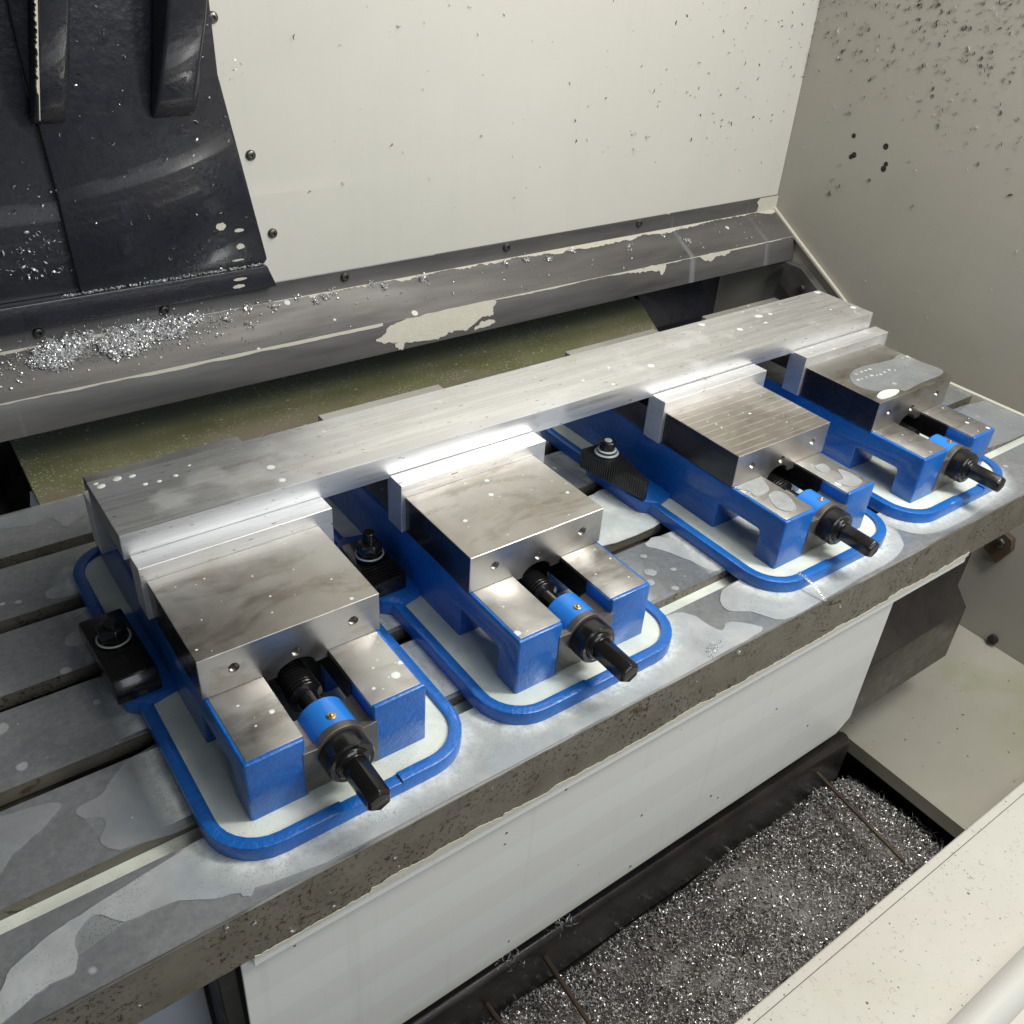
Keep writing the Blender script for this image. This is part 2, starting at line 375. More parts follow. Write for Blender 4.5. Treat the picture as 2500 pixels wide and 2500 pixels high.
# coolant lying in the slots and on the table ------------------------------------
def sheet(name, pts, z0, z1, mat, label, group='coolant on the machine table', sm=4, jit=.0006):
    bm = B(); P = smooth_poly(pts, sm, jit) if sm else pts
    cx = sum(p[0] for p in P) / len(P); cy = sum(p[1] for p in P) / len(P)
    prism(bm, [(p[0] - cx, p[1] - cy) for p in P], 'z', 0, z1 - z0)
    bmesh.ops.triangulate(bm, faces=[f for f in bm.faces if len(f.verts) > 4])
    o = fin(name, bm, mat, loc=(cx, cy, z0)); tag(o, label, 'coolant', group, 'stuff'); return o
sheet('coolant', [(-1, .0163), (1.12, .0163), (1.12, .0350), (-1, .0350)], -.0135, -.0105, M['milk'], 'milky coolant strip standing in the table slot nearest the front edge', sm=0)
for k, (a, b) in enumerate(SLOTS[1:]):
    sheet('coolant', [(-1, a + .0002), (1.12, a + .0002), (1.12, b - .0002), (-1, b - .0002)], -.0255, -.0195, M['film'],
          'thin dirty coolant lying in the table slot, %s slot counted from the front edge' % ('second', 'third', 'fourth', 'fifth')[k], sm=0)
film = [(-.30, -.055), (-.26, -.048), (-.233, -.039), (-.219, -.037), (-.208, -.037), (-.203, -.027), (-.202, -.015), (-.195, -.007), (-.186, -.004), (-.179, -.010), (-.171, -.020),
        (-.155, -.022), (-.136, -.025), (-.116, -.036), (-.1, -.041), (-.0965, -.047), (-.092, -.048), (-.088, -.044), (-.071, -.048), (-.037, -.053), (.02, -.0545), (.2, -.055), (.36, -.055),
        (.425, -.054), (.441, -.049), (.42, -.027), (.402, -.031), (.397, -.018), (.392, .004), (.36, .014), (.2, .0145), (.0, .0145), (-.10, .0145), (-.130, .011), (-.165, .006), (-.195, .001), (-.21, -.001), (-.226, -.007),
        (-.241, -.013), (-.249, -.024), (-.275, -.034), (-.31, -.044)]
sheet('coolant', film, .0002, .0011, M['filmwhite'], 'wavy-edged milky film along the table front below the two nearest vises', sm=3)
film3 = [(.430, -.011), (.45, -.028), (.47, -.054), (.526, -.0555), (.602, -.053), (.650, -.052), (.685, -.045), (.704, -.028), (.708, -.008), (.69, .008), (.6, .014), (.5, .0145), (.45, .012)]
sheet('coolant', film3, .0002, .0012, M['filmwhite'], 'milky film on the table around the front of the third vise', sm=4)
film4 = [(.715, .01), (.713, -.012), (.722, -.032), (.745, -.045), (.803, -.050), (.885, -.042), (.935, -.027), (.957, -.005), (.95, .0145), (.80, .0145)]
sheet('coolant', film4, .0002, .0012, M['filmwhite'], 'milky film on the table around the front of the farthest vise', sm=4)
sheet('coolant', [(-.155, .094), (-.172, .092), (-.172, .081), (-.160, .073), (-.158, .065), (-.166, .055), (-.163, .045), (-.15, .0365), (-.09, .0365), (-.09, .115), (-.122, .118), (-.139, .108)], .0002, .0010, M['film'],
      'bubbly milky patch between the two front slots left of the nearest vise')
sheet('coolant', [(-.35, .118), (-.25, .118), (-.184, .106), (-.191, .093), (-.204, .084), (-.221, .075), (-.25, .055), (-.36, .045)], .0002, .0009, M['film'], 'smooth milky patch at the left photo edge between the two front slots')
sheet('coolant', [(-.6, .47), (-.25, .485), (-.151, .497), (-.134, .494), (-.114, .488), (-.102, .494), (-.092, .489), (-.088, .473), (-.082, .465), (-.07, .477), (-.02, .478), (.05, .47), (.2, .48), (.5, .47), (.9, .48), (1.1, .48), (1.12, .517), (-.6, .517)], .0002, .0012, M['film'],
      'pale coolant film along the back edge of the table', sm=3)
sheet('coolant', [(.388, .139), (.485, .1385), (.486, .17), (.474, .221), (.440, .222), (.40, .219), (.37, .18)], .0002, .0014, M['foam'], 'white coolant patch on the table between the second and third vises behind the second slot')
sheet('coolant', [(.434, .112), (.44, .118), (.458, .1185), (.476, .09), (.486, .04), (.473, .037), (.463, .046), (.457, .067), (.445, .095)], .0002, .0012, M['filmwhite'], 'narrow white coolant run on the table against the third vise tray')
sheet('coolant', [(.98, .0365), (1.12, .0365), (1.12, .118), (.96, .118), (.955, .07)], .0002, .0011, M['film'], 'pale coolant film on the table beyond the farthest vise')

# ------------------------------------------------------------------ vises
AX = .0475   # screw axis height
GV = 'blue bench vises bolted in a row on the machine table'
def rim_path():
    x0, x1, y0, y1, r = -.1025, .1065, -.0250, .3925, .040
    P = rrect(x0, x1, y0, y1, r, 7)          # starts bottom right corner, ccw
    return P
def sweep_rim(bm, path, w, z0, z1):
    """open path of 2D points, rounded-box cross section"""
    n = len(path); rings = []
    for i, p in enumerate(path):
        a = Vector(path[max(i-1, 0)]); b = Vector(path[min(i+1, n-1)]); d = (b - a).normalized(); s = Vector((d.y, -d.x))
        c = .0016; h = w / 2; P = Vector(p)
        prof = [(-h, z0), (-h, z1 - c), (-h + c*.3, z1 - c*.3), (-h + c, z1), (h - c, z1), (h - c*.3, z1 - c*.3), (h, z1 - c), (h, z0)]
        k = 1
        rings.append([bm.verts.new((P.x + s.x * u * k, P.y + s.y * u * k, z)) for u, z in prof])
    for a, b in zip(rings, rings[1:]):
        for i in range(7): bm.faces.new((a[i], a[i+1], b[i+1], b[i]))
    for i, r in ((0, rings[0]), (1, rings[-1])): bm.faces.new(r if i else r[::-1])
def make_vise():
    root = empty('bench_vise', (0, 0, 0))
    # tray with raised rim and side lugs
    base = B(); prism(base, rrect(-.1068, .1108, -.0293, .3965, .044, 7), 'z', .0008, .0062)
    tray = fin('drip_tray', base, M['blue'], root, bevel=.0008, seg=1)
    P = rim_path(); N = len(P)
    # P[0..7] bottom-right, [8..15] top-right, [16..23] top-left, [24..31] bottom-left
    Lf = [(-.1025, .158), (-.1025, .1)] + P[24:32] + [(-.014, -.0250)]
    Rf = [(.036, -.0250)] + P[0:8] + [(.1065, .1), (.1065, .158)]
    Mid = [(-.0139, -.0250), (.0359, -.0250)]
    Bk = [(.1065, .272)] + P[8:24] + [(-.1025, .272)]
    bm = B()
    for seg in (Lf, Rf, Bk): sweep_rim(bm, seg, .0108, .0008, .0155)
    sweep_rim(bm, Mid, .0106, .0008, .0134)
    for cx, cy in ((-.1025, .158), (.1065, .158), (-.1025, .272), (.1065, .272)):
        lathe(bm, [(.006, .0052), (.0135, .0052), (.0153, .0040)], 14, 'z', (cx, cy, 0))
    fin('tray_rim', bm, M['blue'], tray, smooth=True)
    for s in (-1, 1):
        bm = B(); pts = [(.070, .160), (.101, .152), (.1165, .166), (.1185, .18), (.1185, .250), (.1165, .264), (.101, .278), (.070, .270)]
        prism(bm, [(s * a, b) for a, b in pts], 'z', .0009, .0185)
        fin('clamping_lug', bm, M['blue'], tray, bevel=.0022, seg=2)
    # cast body: two cheeks, window in each side
    bm = B()
    side = [(0, .004), (0, .0731), (.392, .0731), (.392, .004), (.0895, .004), (.0895, .0425), (.0885, .0445), (.0865, .0452), (.0335, .0460), (.0305, .0450), (.0292, .0425), (.0290, .004)]
    prism(bm, side, 'x', -.0755, -.0283); prism(bm, side, 'x', .0283, .0755)
    body = fin('vise_body', bm, M['blue'], root, bevel=.0026, seg=3)
    bm = B(); box(bm, -.030, .030, .006, .034, .0045, .020); fin('front_web', bm, M['blue'], body, bevel=.001, seg=1)
    bm = B(); box(bm, -.0280, .0280, .22, .39, .008, .0728); fin('rear_web', bm, M['under'], body, bevel=.001, seg=1)
    for s in (-1, 1):
        bm = B(); a, b = (-.0722, -.0281) if s < 0 else (.0281, .0722)
        box(bm, a, b, .0036, .335, .070, .0736); fin('machined_way', bm, M['steel_way'], body, bevel=.0005, seg=2)
        bm = B(); a, b = (-.0285, -.0272) if s < 0 else (.0272, .0285)
        prism(bm, [(.0905, .008), (.0905, .047), (.036, .047), (.036, .0715), (.33, .0715), (.33, .008)], 'x', a, b)
        fin('channel_wall', bm, M['rubber'], body)
    # front bearing plate with round top, boss, nipple
    def arch(w, zb, zs, r, n=14):
        pts = [(-w, zb), (w, zb), (w, zs)]
        a0 = math.asin(min(1, max(-1, (zs - .001 - AX) / r)))
        for i in range(n + 1):
            a = a0 + (PI - 2 * a0) * i / n; pts.append((r * math.cos(a), AX + r * math.sin(a)))
        pts.append((-w, zs)); return pts
    bm = B(); prism(bm, arch(.0312, .0155, .0590, .0218), 'y', -.0008, .0060)
    fin('bearing_plate', bm, M['bearing'], body, bevel=.0004, seg=1)
    bm = B(); prism(bm, [(-.0281, .015), (.0281, .015), (.0281, .0585), (.0215, .056), (-.0215, .056), (-.0281, .0585)], 'y', .0061, .036)
    fin('bearing_block', bm, M['bearing'], body, bevel=.0006, seg=1)
    bm = B(); lathe(bm, [(.0061, .0210), (.035, .0210), (.0368, .0195)], 40, 'y', (0, 0, AX))
    boss = fin('screw_boss', bm, M['blue_light'], body, smooth=True)
    bm = B(); lathe(bm, [(.0680, .0036), (.0691, .0036), (.0694, .0030), (.0694, .0016), (.0703, .0014), (.0707, .0008)], 16, 'z', (0, .0145, 0))
    fin('grease_nipple', bm, M['brass'], boss, smooth=True)
    # screw
    bm = B(); prof = [(.034, .0095), (.058, .0095), (.059, .0112), (.061, .0145)]
    y = .061
    while y < .20: prof += [(y, .0148), (y + .0012, .0150), (y + .0020, .0132), (y + .0028, .0132)]; y += .0036
    lathe(bm, prof, 28, 'y', (0, 0, AX))
    sc = fin('lead_screw', bm, M['black_thread'], root, smooth=28)
    bm = B(); lathe(bm, [(-.0185, .0135), (-.0185, .0182), (-.0170, .0195), (-.0030, .0195), (-.0014, .0186), (-.0012, .012)], 44, 'y', (0, 0, AX), cap=False)
    fin('thrust_collar', bm, M['black'], sc, smooth=True)
    bm = B(); lathe(bm, [(-.0160, .0152), (-.0200, .0140), (-.0212, .0125), (-.0215, .0)], 32, 'y', (0, 0, AX), cap=False)
    lathe(bm, [(-.0225, .0108), (-.0190, .0118)], 24, 'y', (0, 0, AX))
    fin('spindle_shoulder', bm, M['black'], sc, smooth=True)
    R = .0108
    bm = B(); lathe(bm, [(-.0610, R * .80), (-.0585, R), (-.0230, R), (-.0215, R * .9)], 6, 'y', (0, 0, AX))
    fin('hex_drive', bm, M['black'], sc, bevel=.0005, seg=2)
    # moving jaw (steel) with relief arch and tapped holes
    y0, y1 = .0755, .1865; zt, zb = .1128, .0738
    pts = [(-.0762, zb), (-.0276, zb), (-.0276, .0665), (-.0185, .0665)]
    for i in range(11):
        a = PI - PI * i / 10; pts.append((.0165 * math.cos(a) - .0, .0665 + .0115 * math.sin(a)))
    pts += [(.0185, .0665), (.0276, .0665), (.0276, zb), (.0762, zb), (.0762, zt), (-.0762, zt)]
    bm = B(); prism(bm, pts, 'y', y0, y1)
    bm.normal_update()
    for f in bm.faces: f.material_index = 1 if abs(f.normal.x) > .9 and f.calc_center_median().z > .08 else 0
    jaw = fin('moving_jaw', bm, [M['steel'], M['jaw_side']], root, bevel=.0005, seg=1)
    for hx, hz in ((-.0495, .0945), (.0010, .0858), (.0517, .0945)):
        bm = B()
        lathe(bm, [(y0 - .0004, .0043), (y0 - .0004, .0052), (y0 + .0006, .0054)], 24, 'y', (hx, 0, hz), cap=False)
        lathe(bm, [(y0 - .00045, .0044), (y0 - .0003, .0030), (y0 - .0002, 0.0001)], 24, 'y', (hx, 0, hz), cap=False)
        h = fin('tapped_hole', bm, M['under'], jaw, smooth=True)
    # tapped holes as real recesses on the moving jaw are cut below
    # aluminium soft jaws with a step that carries the stock
    bm = B(); sj = [(.1867, .0735), (.1867, .1267), (.2081, .1267), (.2081, .1235), (.2125, .1235), (.2125, .0735)]
    prism(bm, sj, 'x', -.0805, .0905); fin('soft_jaw', bm, M['alu_jaw'], root, bevel=.0003, seg=1)
    bm = B(); sj = [(.2970, .0735), (.2970, .1235), (.3010, .1235), (.3010, .1267), (.3222, .1267), (.3222, .0735)]
    prism(bm, sj, 'x', -.0865, .0865); fin('soft_jaw', bm, M['alu_jaw'], root, bevel=.0003, seg=1)
    bm = B(); box(bm, -.0762, .0762, .3224, .3714, .0733, .1130)
    fin('fixed_jaw', bm, M['steel_plain'], root, bevel=.0006, seg=1)
    return root
def cut_holes(jaw):
    """bore the tapped holes into the moving jaw mesh"""
    bm = B()
    for hx, hz in ((-.0495, .0945), (.0010, .0858), (.0517, .0945)):
        prof = [(.070, .0047), (.0765, .0047)]
        y = .0765
        while y < .092: prof += [(y, .0040), (y + .0007, .0044)]; y += .0012
        lathe(bm, prof, 20, 'y', (hx, 0, hz))
    bmesh.ops.recalc_face_normals(bm, faces=bm.faces)
    me = bpy.data.meshes.new('bore'); bm.to_mesh(me); bm.free(); me.materials.append(M['under'])
    o = bpy.data.objects.new('bore', me); COL.objects.link(o)
    md = jaw.modifiers.new('bore', 'BOOLEAN'); md.object = o; md.solver = 'EXACT'; md.operation = 'DIFFERENCE'
    dg = bpy.context.evaluated_depsgraph_get(); dg.update()
    nm = bpy.data.meshes.new_from_object(jaw.evaluated_get(dg)); jaw.modifiers.clear(); jaw.data = nm
    bpy.data.objects.remove(o)
def copy_tree(o, parent=None):
    c = o.copy(); COL.objects.link(c)
    if parent: c.parent = parent
    for ch in list(o.children): copy_tree(ch, c)
    return c
proto = make_vise()
for ch in proto.children:
    if ch.name.startswith('moving_jaw'):
        for h in list(ch.children): bpy.data.objects.remove(h)
        cut_holes(ch)
VX = [.0047, .2464, .5865, .8318]
VL = ['blue bench vise nearest the camera, at the left end of the row',
      'second blue bench vise from the camera, with a wide gap on its right',
      'third blue bench vise from the camera, its jaw top ruled with parallel cutter lines',
      'farthest blue bench vise beside the side wall, coolant smeared on its moving jaw top']
vises = []
for i in range(4):
    v = proto if i == 0 else copy_tree(proto)
    v.location = (VX[i], (0, -.0005, -.001, -.0015)[i], 0); tag(v, VL[i], 'vise', GV); vises.append(v)
for ch in vises[2].children:
    if ch.name.startswith('moving_jaw'):
        ch.data = ch.data.copy(); ch.data.materials[0] = M['steel_lines']
for i, v in enumerate(vises):                       # each moving jaw stands where it does in its own vise
    for ch in v.children:
        if ch.name.startswith('moving_jaw') and i > 1: ch.scale.y = 1.0
PN = ['nearest', 'second', 'third', 'farthest']
for i in range(4):
    o = sheet('coolant', rrect(-.1000, .1040, -.0225, .390, .037, 6), 0, .0060, M['milk'],
          'milky coolant pooled inside the drip tray of the %s vise' % PN[i], 'coolant pooled in the vise trays', sm=0)
    o.location = (VX[i] + .0005, .1775, .0064)
    # foam creeping out from the tray foot, thinning away from it
    bm = B(); lay = bm.verts.layers.float.new('thickness'); rings = []
    offs = [-.0015, .003, .0075, .0125, .0185, .0250]
    for k, of in enumerate(offs):
        out = rrect(-.1068 - of, .1108 + of, -.0293 - of, .3965 + of, .044 + of, 9)
        fine = []
        for a, b in zip(out, out[1:] + out[:1]):
            L = math.dist(a, b); m = max(1, int(L / .006)) if k >= 0 else 1
            for t in range(m if L > .02 else 1): fine.append((a[0] + (b[0] - a[0]) * t / (m if L > .02 else 1), a[1] + (b[1] - a[1]) * t / (m if L > .02 else 1)))
        rings.append(fine)
    n0 = len(rings[0]); vr = []
    base = rings[0]
    for k, of in enumerate(offs):
        row = []
        for q, p in enumerate(base):
            a, b = Vector(base[(q - 1) % n0]), Vector(base[(q + 1) % n0]); d = (b - a).normalized(); nn = Vector((d.y, -d.x)) * (of - offs[0])
            v = bm.verts.new((p[0] + nn.x + VX[i], p[1] + nn.y, .0017 - .00008 * k)); v[lay] = (1, 1, .9, .65, .35, 0)[k]; row.append(v)
        vr.append(row)
    for a, b in zip(vr, vr[1:]):
        for q in range(n0):
            cy = (a[q].co.y + b[(q+1) % n0].co.y) / 2
            if any(s0 - .002 < cy < s1 + .002 for s0, s1 in SLOTS): continue
            bm.faces.new((a[q], a[(q+1) % n0], b[(q+1) % n0], b[q]))
    o = fin('coolant', bm, M['foamfade']); tag(o, 'white foam hugging the foot of the %s vise tray' % PN[i], 'coolant', 'foam around the vise trays', 'stuff')

# ------------------------------------------------------------------ workpiece bar
bm = B(); box(bm, -.0805, .9105, .2083, .3008, .1237, .1480)
bm.normal_update()
for f in bm.faces:
    f.material_index = 1 if abs(f.normal.x) > .5 else 0
bar = fin('aluminium_bar', bm, [M['alu_bar'], M['alu_bar_end']], bevel=.0007, seg=2)
tag(bar, 'long flat bare aluminium bar lying across all four vises, gripped in their jaws', 'metal bar')

def puddle(pts, z, label, group, mat, sm=5):
    o = sheet('coolant', pts, z, z + .0007, mat, label, group, sm=sm, jit=0); return o
GP = 'coolant puddles on the vises and the bar'
puddle([(0.7666, 0.0871), (0.7803, 0.0921), (0.7941, 0.0921), (0.8058, 0.0869), (0.8051, 0.0822), (0.7925, 0.0785), (0.776, 0.0785), (0.7655, 0.0810)], .1129, 'long white coolant puddle near the front corner of the farthest jaw top', GP, M['milk'])
puddle([(0.785, 0.1408), (0.814, 0.1496), (0.8454, 0.1466), (0.8776, 0.1435), (0.895, 0.1477), (0.907, 0.1436), (0.907, 0.1207), (0.9066, 0.0862), (0.8473, 0.0820), (0.812, 0.0790), (0.806, 0.090), (0.78, 0.0960), (0.7686, 0.1184)], .1129, 'thin coolant film over the front half of the farthest jaw top', GP, M['film'])
puddle([(0.5349, 0.0436), (0.5481, 0.0444), (0.5519, 0.0335), (0.5427, 0.0136), (0.5314, 0.0093), (0.5234, 0.0196), (0.5257, 0.0321)], .0736, 'kidney-shaped coolant puddle on the left front block of the third vise', GP, M['filmwhite'])
puddle([(0.5167, 0.0735), (0.5525, 0.0735), (0.5527, 0.0682), (0.5427, 0.0504), (0.5208, 0.049), (0.5212, 0.0603), (0.5160, 0.066)], .0736, 'coolant puddle against the jaw on the left front block of the third vise', GP, M['filmwhite'])
puddle([(0.6264, 0.0558), (0.6408, 0.0552), (0.6375, 0.0431), (0.6249, 0.0422)], .0736, 'small coolant spot on the right front block of the third vise, beside the jaw', GP, M['filmwhite'])
puddle([(0.6453, 0.0385), (0.651, 0.0289), (0.6501, 0.011), (0.6436, 0.0058), (0.6285, 0.0069), (0.6222, 0.0226), (0.6345, 0.0232)], .0736, 'bent coolant puddle on the right front block of the third vise, near its front edge', GP, M['filmwhite'])
def beads(spots, z, label, mat, seed):
    r = random.Random(seed); bm = B()
    for x, y, q in spots:
        n = 14; ph = r.uniform(0, 6)
        ring = [(q * (1 + .12 * math.sin(2 * a * 2 * PI / n + ph)) * math.cos(2 * PI * a / n) * 1.15, q * math.sin(2 * PI * a / n) * (1 + .1 * math.sin(a + ph))) for a in range(n)]
        lo = [bm.verts.new((x + u, y + v, z)) for u, v in ring]; mi = [bm.verts.new((x + u * .8, y + v * .8, z + q * .10)) for u, v in ring]; c = bm.verts.new((x, y, z + q * .13))
        for a in range(n):
            bm.faces.new((lo[a], lo[(a+1) % n], mi[(a+1) % n], mi[a])); bm.faces.new((mi[a], mi[(a+1) % n], c))
    o = fin('coolant_beads', bm, mat, smooth=80); tag(o, label, 'coolant', GP, 'stuff'); return o
rb = random.Random(77)
beads([(x, y, rb.uniform(.0012, .0026)) for x, y in ((0.7855, 0.1284), (0.792, 0.1275), (0.8017, 0.1276), (0.8119, 0.1274), (0.8189, 0.1249), (0.8256, 0.1239), (0.8356, 0.1253), (0.8471, 0.1265), (0.8538, 0.1223), (0.8095, 0.141), (0.8177, 0.1407), (0.826, 0.1403), (0.8949, 0.14), (0.906, 0.1398), (0.905, 0.1353))], .1130, 'row of white coolant beads across the farthest jaw top', M['milk'], 1)
bd = [(-0.0713, 0.2886, .0034), (-0.0564, 0.2937, .0036), (-0.0441, 0.2916, .0026), (-0.0740, 0.2947, .0018), (-0.0386, 0.2733, .0021), (-0.027, 0.272, .002), (-0.0118, 0.2738, .002), (0.7567, 0.2761, .0048), (0.7768, 0.2736, .0026), (0.667, 0.292, .004), (0.902, 0.2960, .0042)]
bd += [(rb.uniform(-.07, .9), rb.uniform(.212, .298), rb.uniform(.0005, .0013)) for _ in range(22)]
beads(bd, .1480, 'round milky beads on the long bar, largest near its two ends', M['milk'], 2)
for i, (za, zb_) in enumerate(((.1128, .0735),) * 3):
    q = [(VX[i] + rb.uniform(-.072, .072), rb.uniform(.08, .18), rb.uniform(.0003, .0010)) for _ in range(20)]
    beads(q, za, 'tiny milky beads on the %s jaw top' % PN[i], M['milk'], 10 + i)
for i in range(4):
    q = [(VX[i] + rb.choice((-1, 1)) * rb.uniform(.031, .069), rb.uniform(.006, .070), rb.uniform(.0003, .0013)) for _ in range(20)]
    beads(q, .0735, 'tiny milky beads on the front blocks of the %s vise' % PN[i], M['milk'], 20 + i)
q = []
for _ in range(150):
    x, y = rb.uniform(-.35, 1.1), rb.uniform(.04, .5)
    if any(a - .004 < y < b + .004 for a, b in SLOTS): continue
    if any(VX[k] - .115 < x < VX[k] + .118 and y < .40 for k in range(4)): continue
    q.append((x, y, rb.uniform(.0006, .0032)))
beads(q, .0012, 'scattered milky droplets on the table between and beside the vises', M['filmwhite'], 33)
q = [(.405, .075, .006), (.418, .100, .0035), (.385, .088, .004), (.377, .102, .003), (.393, .062, .0045), (.43, .066, .003)]
beads(q, .0012, 'cluster of large milky drops on the table between the second and third vises', M['filmwhite'], 34)
# ------------------------------------------------------------------ hold-down clamps
def hexnut(bm, c, r, z0, z1, n=6):
    lathe(bm, [(z0, r * .97), (z0 + .0008, r), (z1 - .0016, r), (z1, r * .84)], n, 'z', c)
def block_clamp(loc, label, variant, rz=0):
    r = empty('hold_down_clamp', loc, label, 'clamp', 'black hold-down clamps beside the vises', rz)
    bm = B()
    if variant == 0:
        prism(bm, [(-.05, -.016), (-.05, -.004), (-.044, .006), (.044, .006), (.05, -.002), (.05, -.016)], 'x', -.0185, .0185)
        fin('clamp_strap', bm, M['black'], r, bevel=.0014)
    else:
        prism(bm, [(-.034, -.016), (-.034, .0), (-.028, .0), (.034, .006), (.034, -.016)], 'x', -.0185, .0185)
        st = fin('clamp_strap', bm, M['black'], r, bevel=.0008)
        bm = B()
        for k in range(7): box(bm, -.0188, .0188, -.0335 + k * .0036, -.0317 + k * .0036, .0005 + k * .0004, .0018 + k * .0005)
        fin('serration', bm, M['black'], st)
    zb = .0062
    bm = B(); lathe(bm, [(zb, .0145), (zb + .0022, .0145), (zb + .0026, .0138)], 30, 'z', (0, .006, 0)); fin('flange_washer', bm, M['black'], r, smooth=True)
    bm = B(); hexnut(bm, (0, .006, 0), .0128, zb + .0026, zb + .0158); fin('hex_nut', bm, M['black'], r, bevel=.0004, seg=1)
    bm = B(); p = [(zb, .0062)]; z = zb + .0158
    top = z + (.003 if variant == 0 else .011)
    while z < top: p += [(z, .0062), (z + .0006, .0062), (z + .0011, .0053), (z + .0014, .0053)]; z += .0018
    p += [(top + .001, .0052)]
    lathe(bm, p, 20, 'z', (0, .006, 0)); fin('stud', bm, M['black_thread'], r, smooth=25)
    # foam ring round the nut foot
    bm = B(); lathe(bm, [(zb + .0024, .0146), (zb + .0036, .0140), (zb + .0030, .0128)], 30, 'z', (0, .006, 0), cap=False); fin('coolant_ring', bm, M['foam'], r, smooth=True)
block_clamp((VX[0] - .1055, .2105, .0350), 'smooth black clamp block with nut on the left lug of the nearest vise', 0, .03)
block_clamp((VX[1] - .1040, .2030, .0350), 'black clamp with hex nut, long threaded stud and ridged step, between the two nearest vises', 1)
def step_clamp():
    r = empty('hold_down_clamp', (.478, .225, .020), 'wedge-shaped black clamp with a vertically toothed side and bolt, between the second and third vises', 'clamp', 'black hold-down clamps beside the vises')
    L, Bk, Fr = Vector((-.0235, .033)), Vector((.006, .031)), Vector((-.0055, -.063))
    Rr = Vector((.011, .000))
    pts = []
    n = 30; d = (L - Fr) / n; nr = Vector((-d.y, d.x)).normalized()
    if nr.x > 0: nr = -nr
    for i in range(n):
        a = Fr + d * i
        pts += [tuple(a + nr * .0002), tuple(a + d * .25 + nr * .0012), tuple(a + d * .6 + nr * .0012), tuple(a + d * .8 + nr * .0002)]
    pts += [tuple(L), tuple(Bk), tuple(Rr), tuple(Fr + Vector((.003, .0005)))]
    bm = B(); prism(bm, pts, 'z', 0, .0245); fin('toothed_strap', bm, M['black'], r)
    c = (-.0035, .0105, 0); zb = .0246
    bm = B(); lathe(bm, [(zb, .0138), (zb + .002, .0138), (zb + .0024, .0125)], 32, 'z', c); w = fin('washer', bm, M['black'], r, smooth=True)
    bm = B(); lathe(bm, [(zb + .0006, .0140), (zb + .0018, .0147), (zb + .003, .0128), (zb + .0028, .0118)], 32, 'z', c, cap=False); fin('coolant_ring', bm, M['foam'], w, smooth=True)
    bm = B(); lathe(bm, [(zb + .0024, .0112), (zb + .0044, .0112), (zb + .0052, .0100)], 30, 'z', c); fin('nut_flange', bm, M['black'], r, smooth=True)
    bm = B(); lathe(bm, [(zb + .0046, .0112), (zb + .0058, .0116), (zb + .0066, .0100), (zb + .0064, .009)], 30, 'z', c, cap=False); fin('coolant_ring', bm, M['foam'], w, smooth=True)
    bm = B(); hexnut(bm, c, .0098, zb + .005, zb + .0175)
    nut = fin('hex_nut', bm, M['black'], r, bevel=.0004, seg=1)
    bm = B(); lathe(bm, [(zb + .0176, .0048), (zb + .0184, .0040)], 18, 'z', c); fin('stud_end', bm, M['filmwhite'], nut, smooth=True)
step_clamp()

# ------------------------------------------------------------------ enclosure walls
def wall(name, pts, axis, a, b, mat, label, cat='panel'):
    bm = B(); prism(bm, pts, axis, a, b); o = fin(name, bm, mat); tag(o, label, cat, kind='structure'); return o
XW, YW = 1.25, .667
wall('side_wall', [(-1.3, -.9), (YW + .1, -.9), (YW + .1, 1.7), (-1.3, 1.7)], 'x', XW, XW + .01, M['cream_right'], 'cream enclosure side wall, shading put into its grey tone, peppered with stuck chips')
back = wall('back_wall', [(-1.2, .147), (1.2495, .147), (1.2495, 1.7), (-1.2, 1.7)], 'y', YW, YW + .01, M['cream_back'], 'pale cream painted back wall panel behind the vises')
wall('ceiling', [(-1.2, -.2), (XW, -.2), (XW, YW + .1), (-1.2, YW + .1)], 'z', 1.70, 1.71, M['cream'], 'cream enclosure ceiling', 'ceiling')
def screw(c, axis_dir, parent, r=.0062):
    bm = B(); y = 0
    prof = [(0, r), (-.0012, r), (-.0028, r * .82), (-.0036, r * .5), (-.0036, r * .36), (-.0016, r * .30), (-.0016, .0001)]
    lathe(bm, prof, 24, 'y', (0, 0, 0), cap=False)
    o = fin('button_screw', bm, M['screw'], parent, smooth=True); o.location = c; return o
for x, z in ((.2105, .4555), (.2389, .308), (.258, .211)):
    screw((x, YW - .0005, z), 'y', back)
    for _ in range(14):
        pass
# ------------------------------------------------------------------ splash rail below the back wall
rail = empty('splash_rail', (.3, .64, .045), 'long dark steel splash rail along the foot of the back wall with flaked cream paint', 'rail')
RP = Vector((-.3, -.64, -.045))
def rp(o): o.location = RP; return o
bm = B()
prism(bm, [(.6665, .1472), (.6645, .1472), (.6645, .1215), (.6050, .0882), (.5990, .0450), (.6010, .0450), (.6070, .0868), (.6665, .1200)], 'x', -1.1, 1.2490)
rp(fin('rail_plate', bm, M['rail'], rail, bevel=.0006, seg=1))
bm = B()
def wavy(x0, x1, n, f, amp, seed):
    r = random.Random(seed); xs = [x0 + (x1 - x0) * i / n for i in range(n + 1)]; h = []; cur = amp
    for _ in xs: cur = max(.0006, min(amp * 2.4, cur + r.uniform(-1, 1) * amp * .45)); h.append(cur)
    return xs, h
def on_slope(y): return .0882 + (y - .6050) * (.1215 - .0882) / (.6645 - .6050)
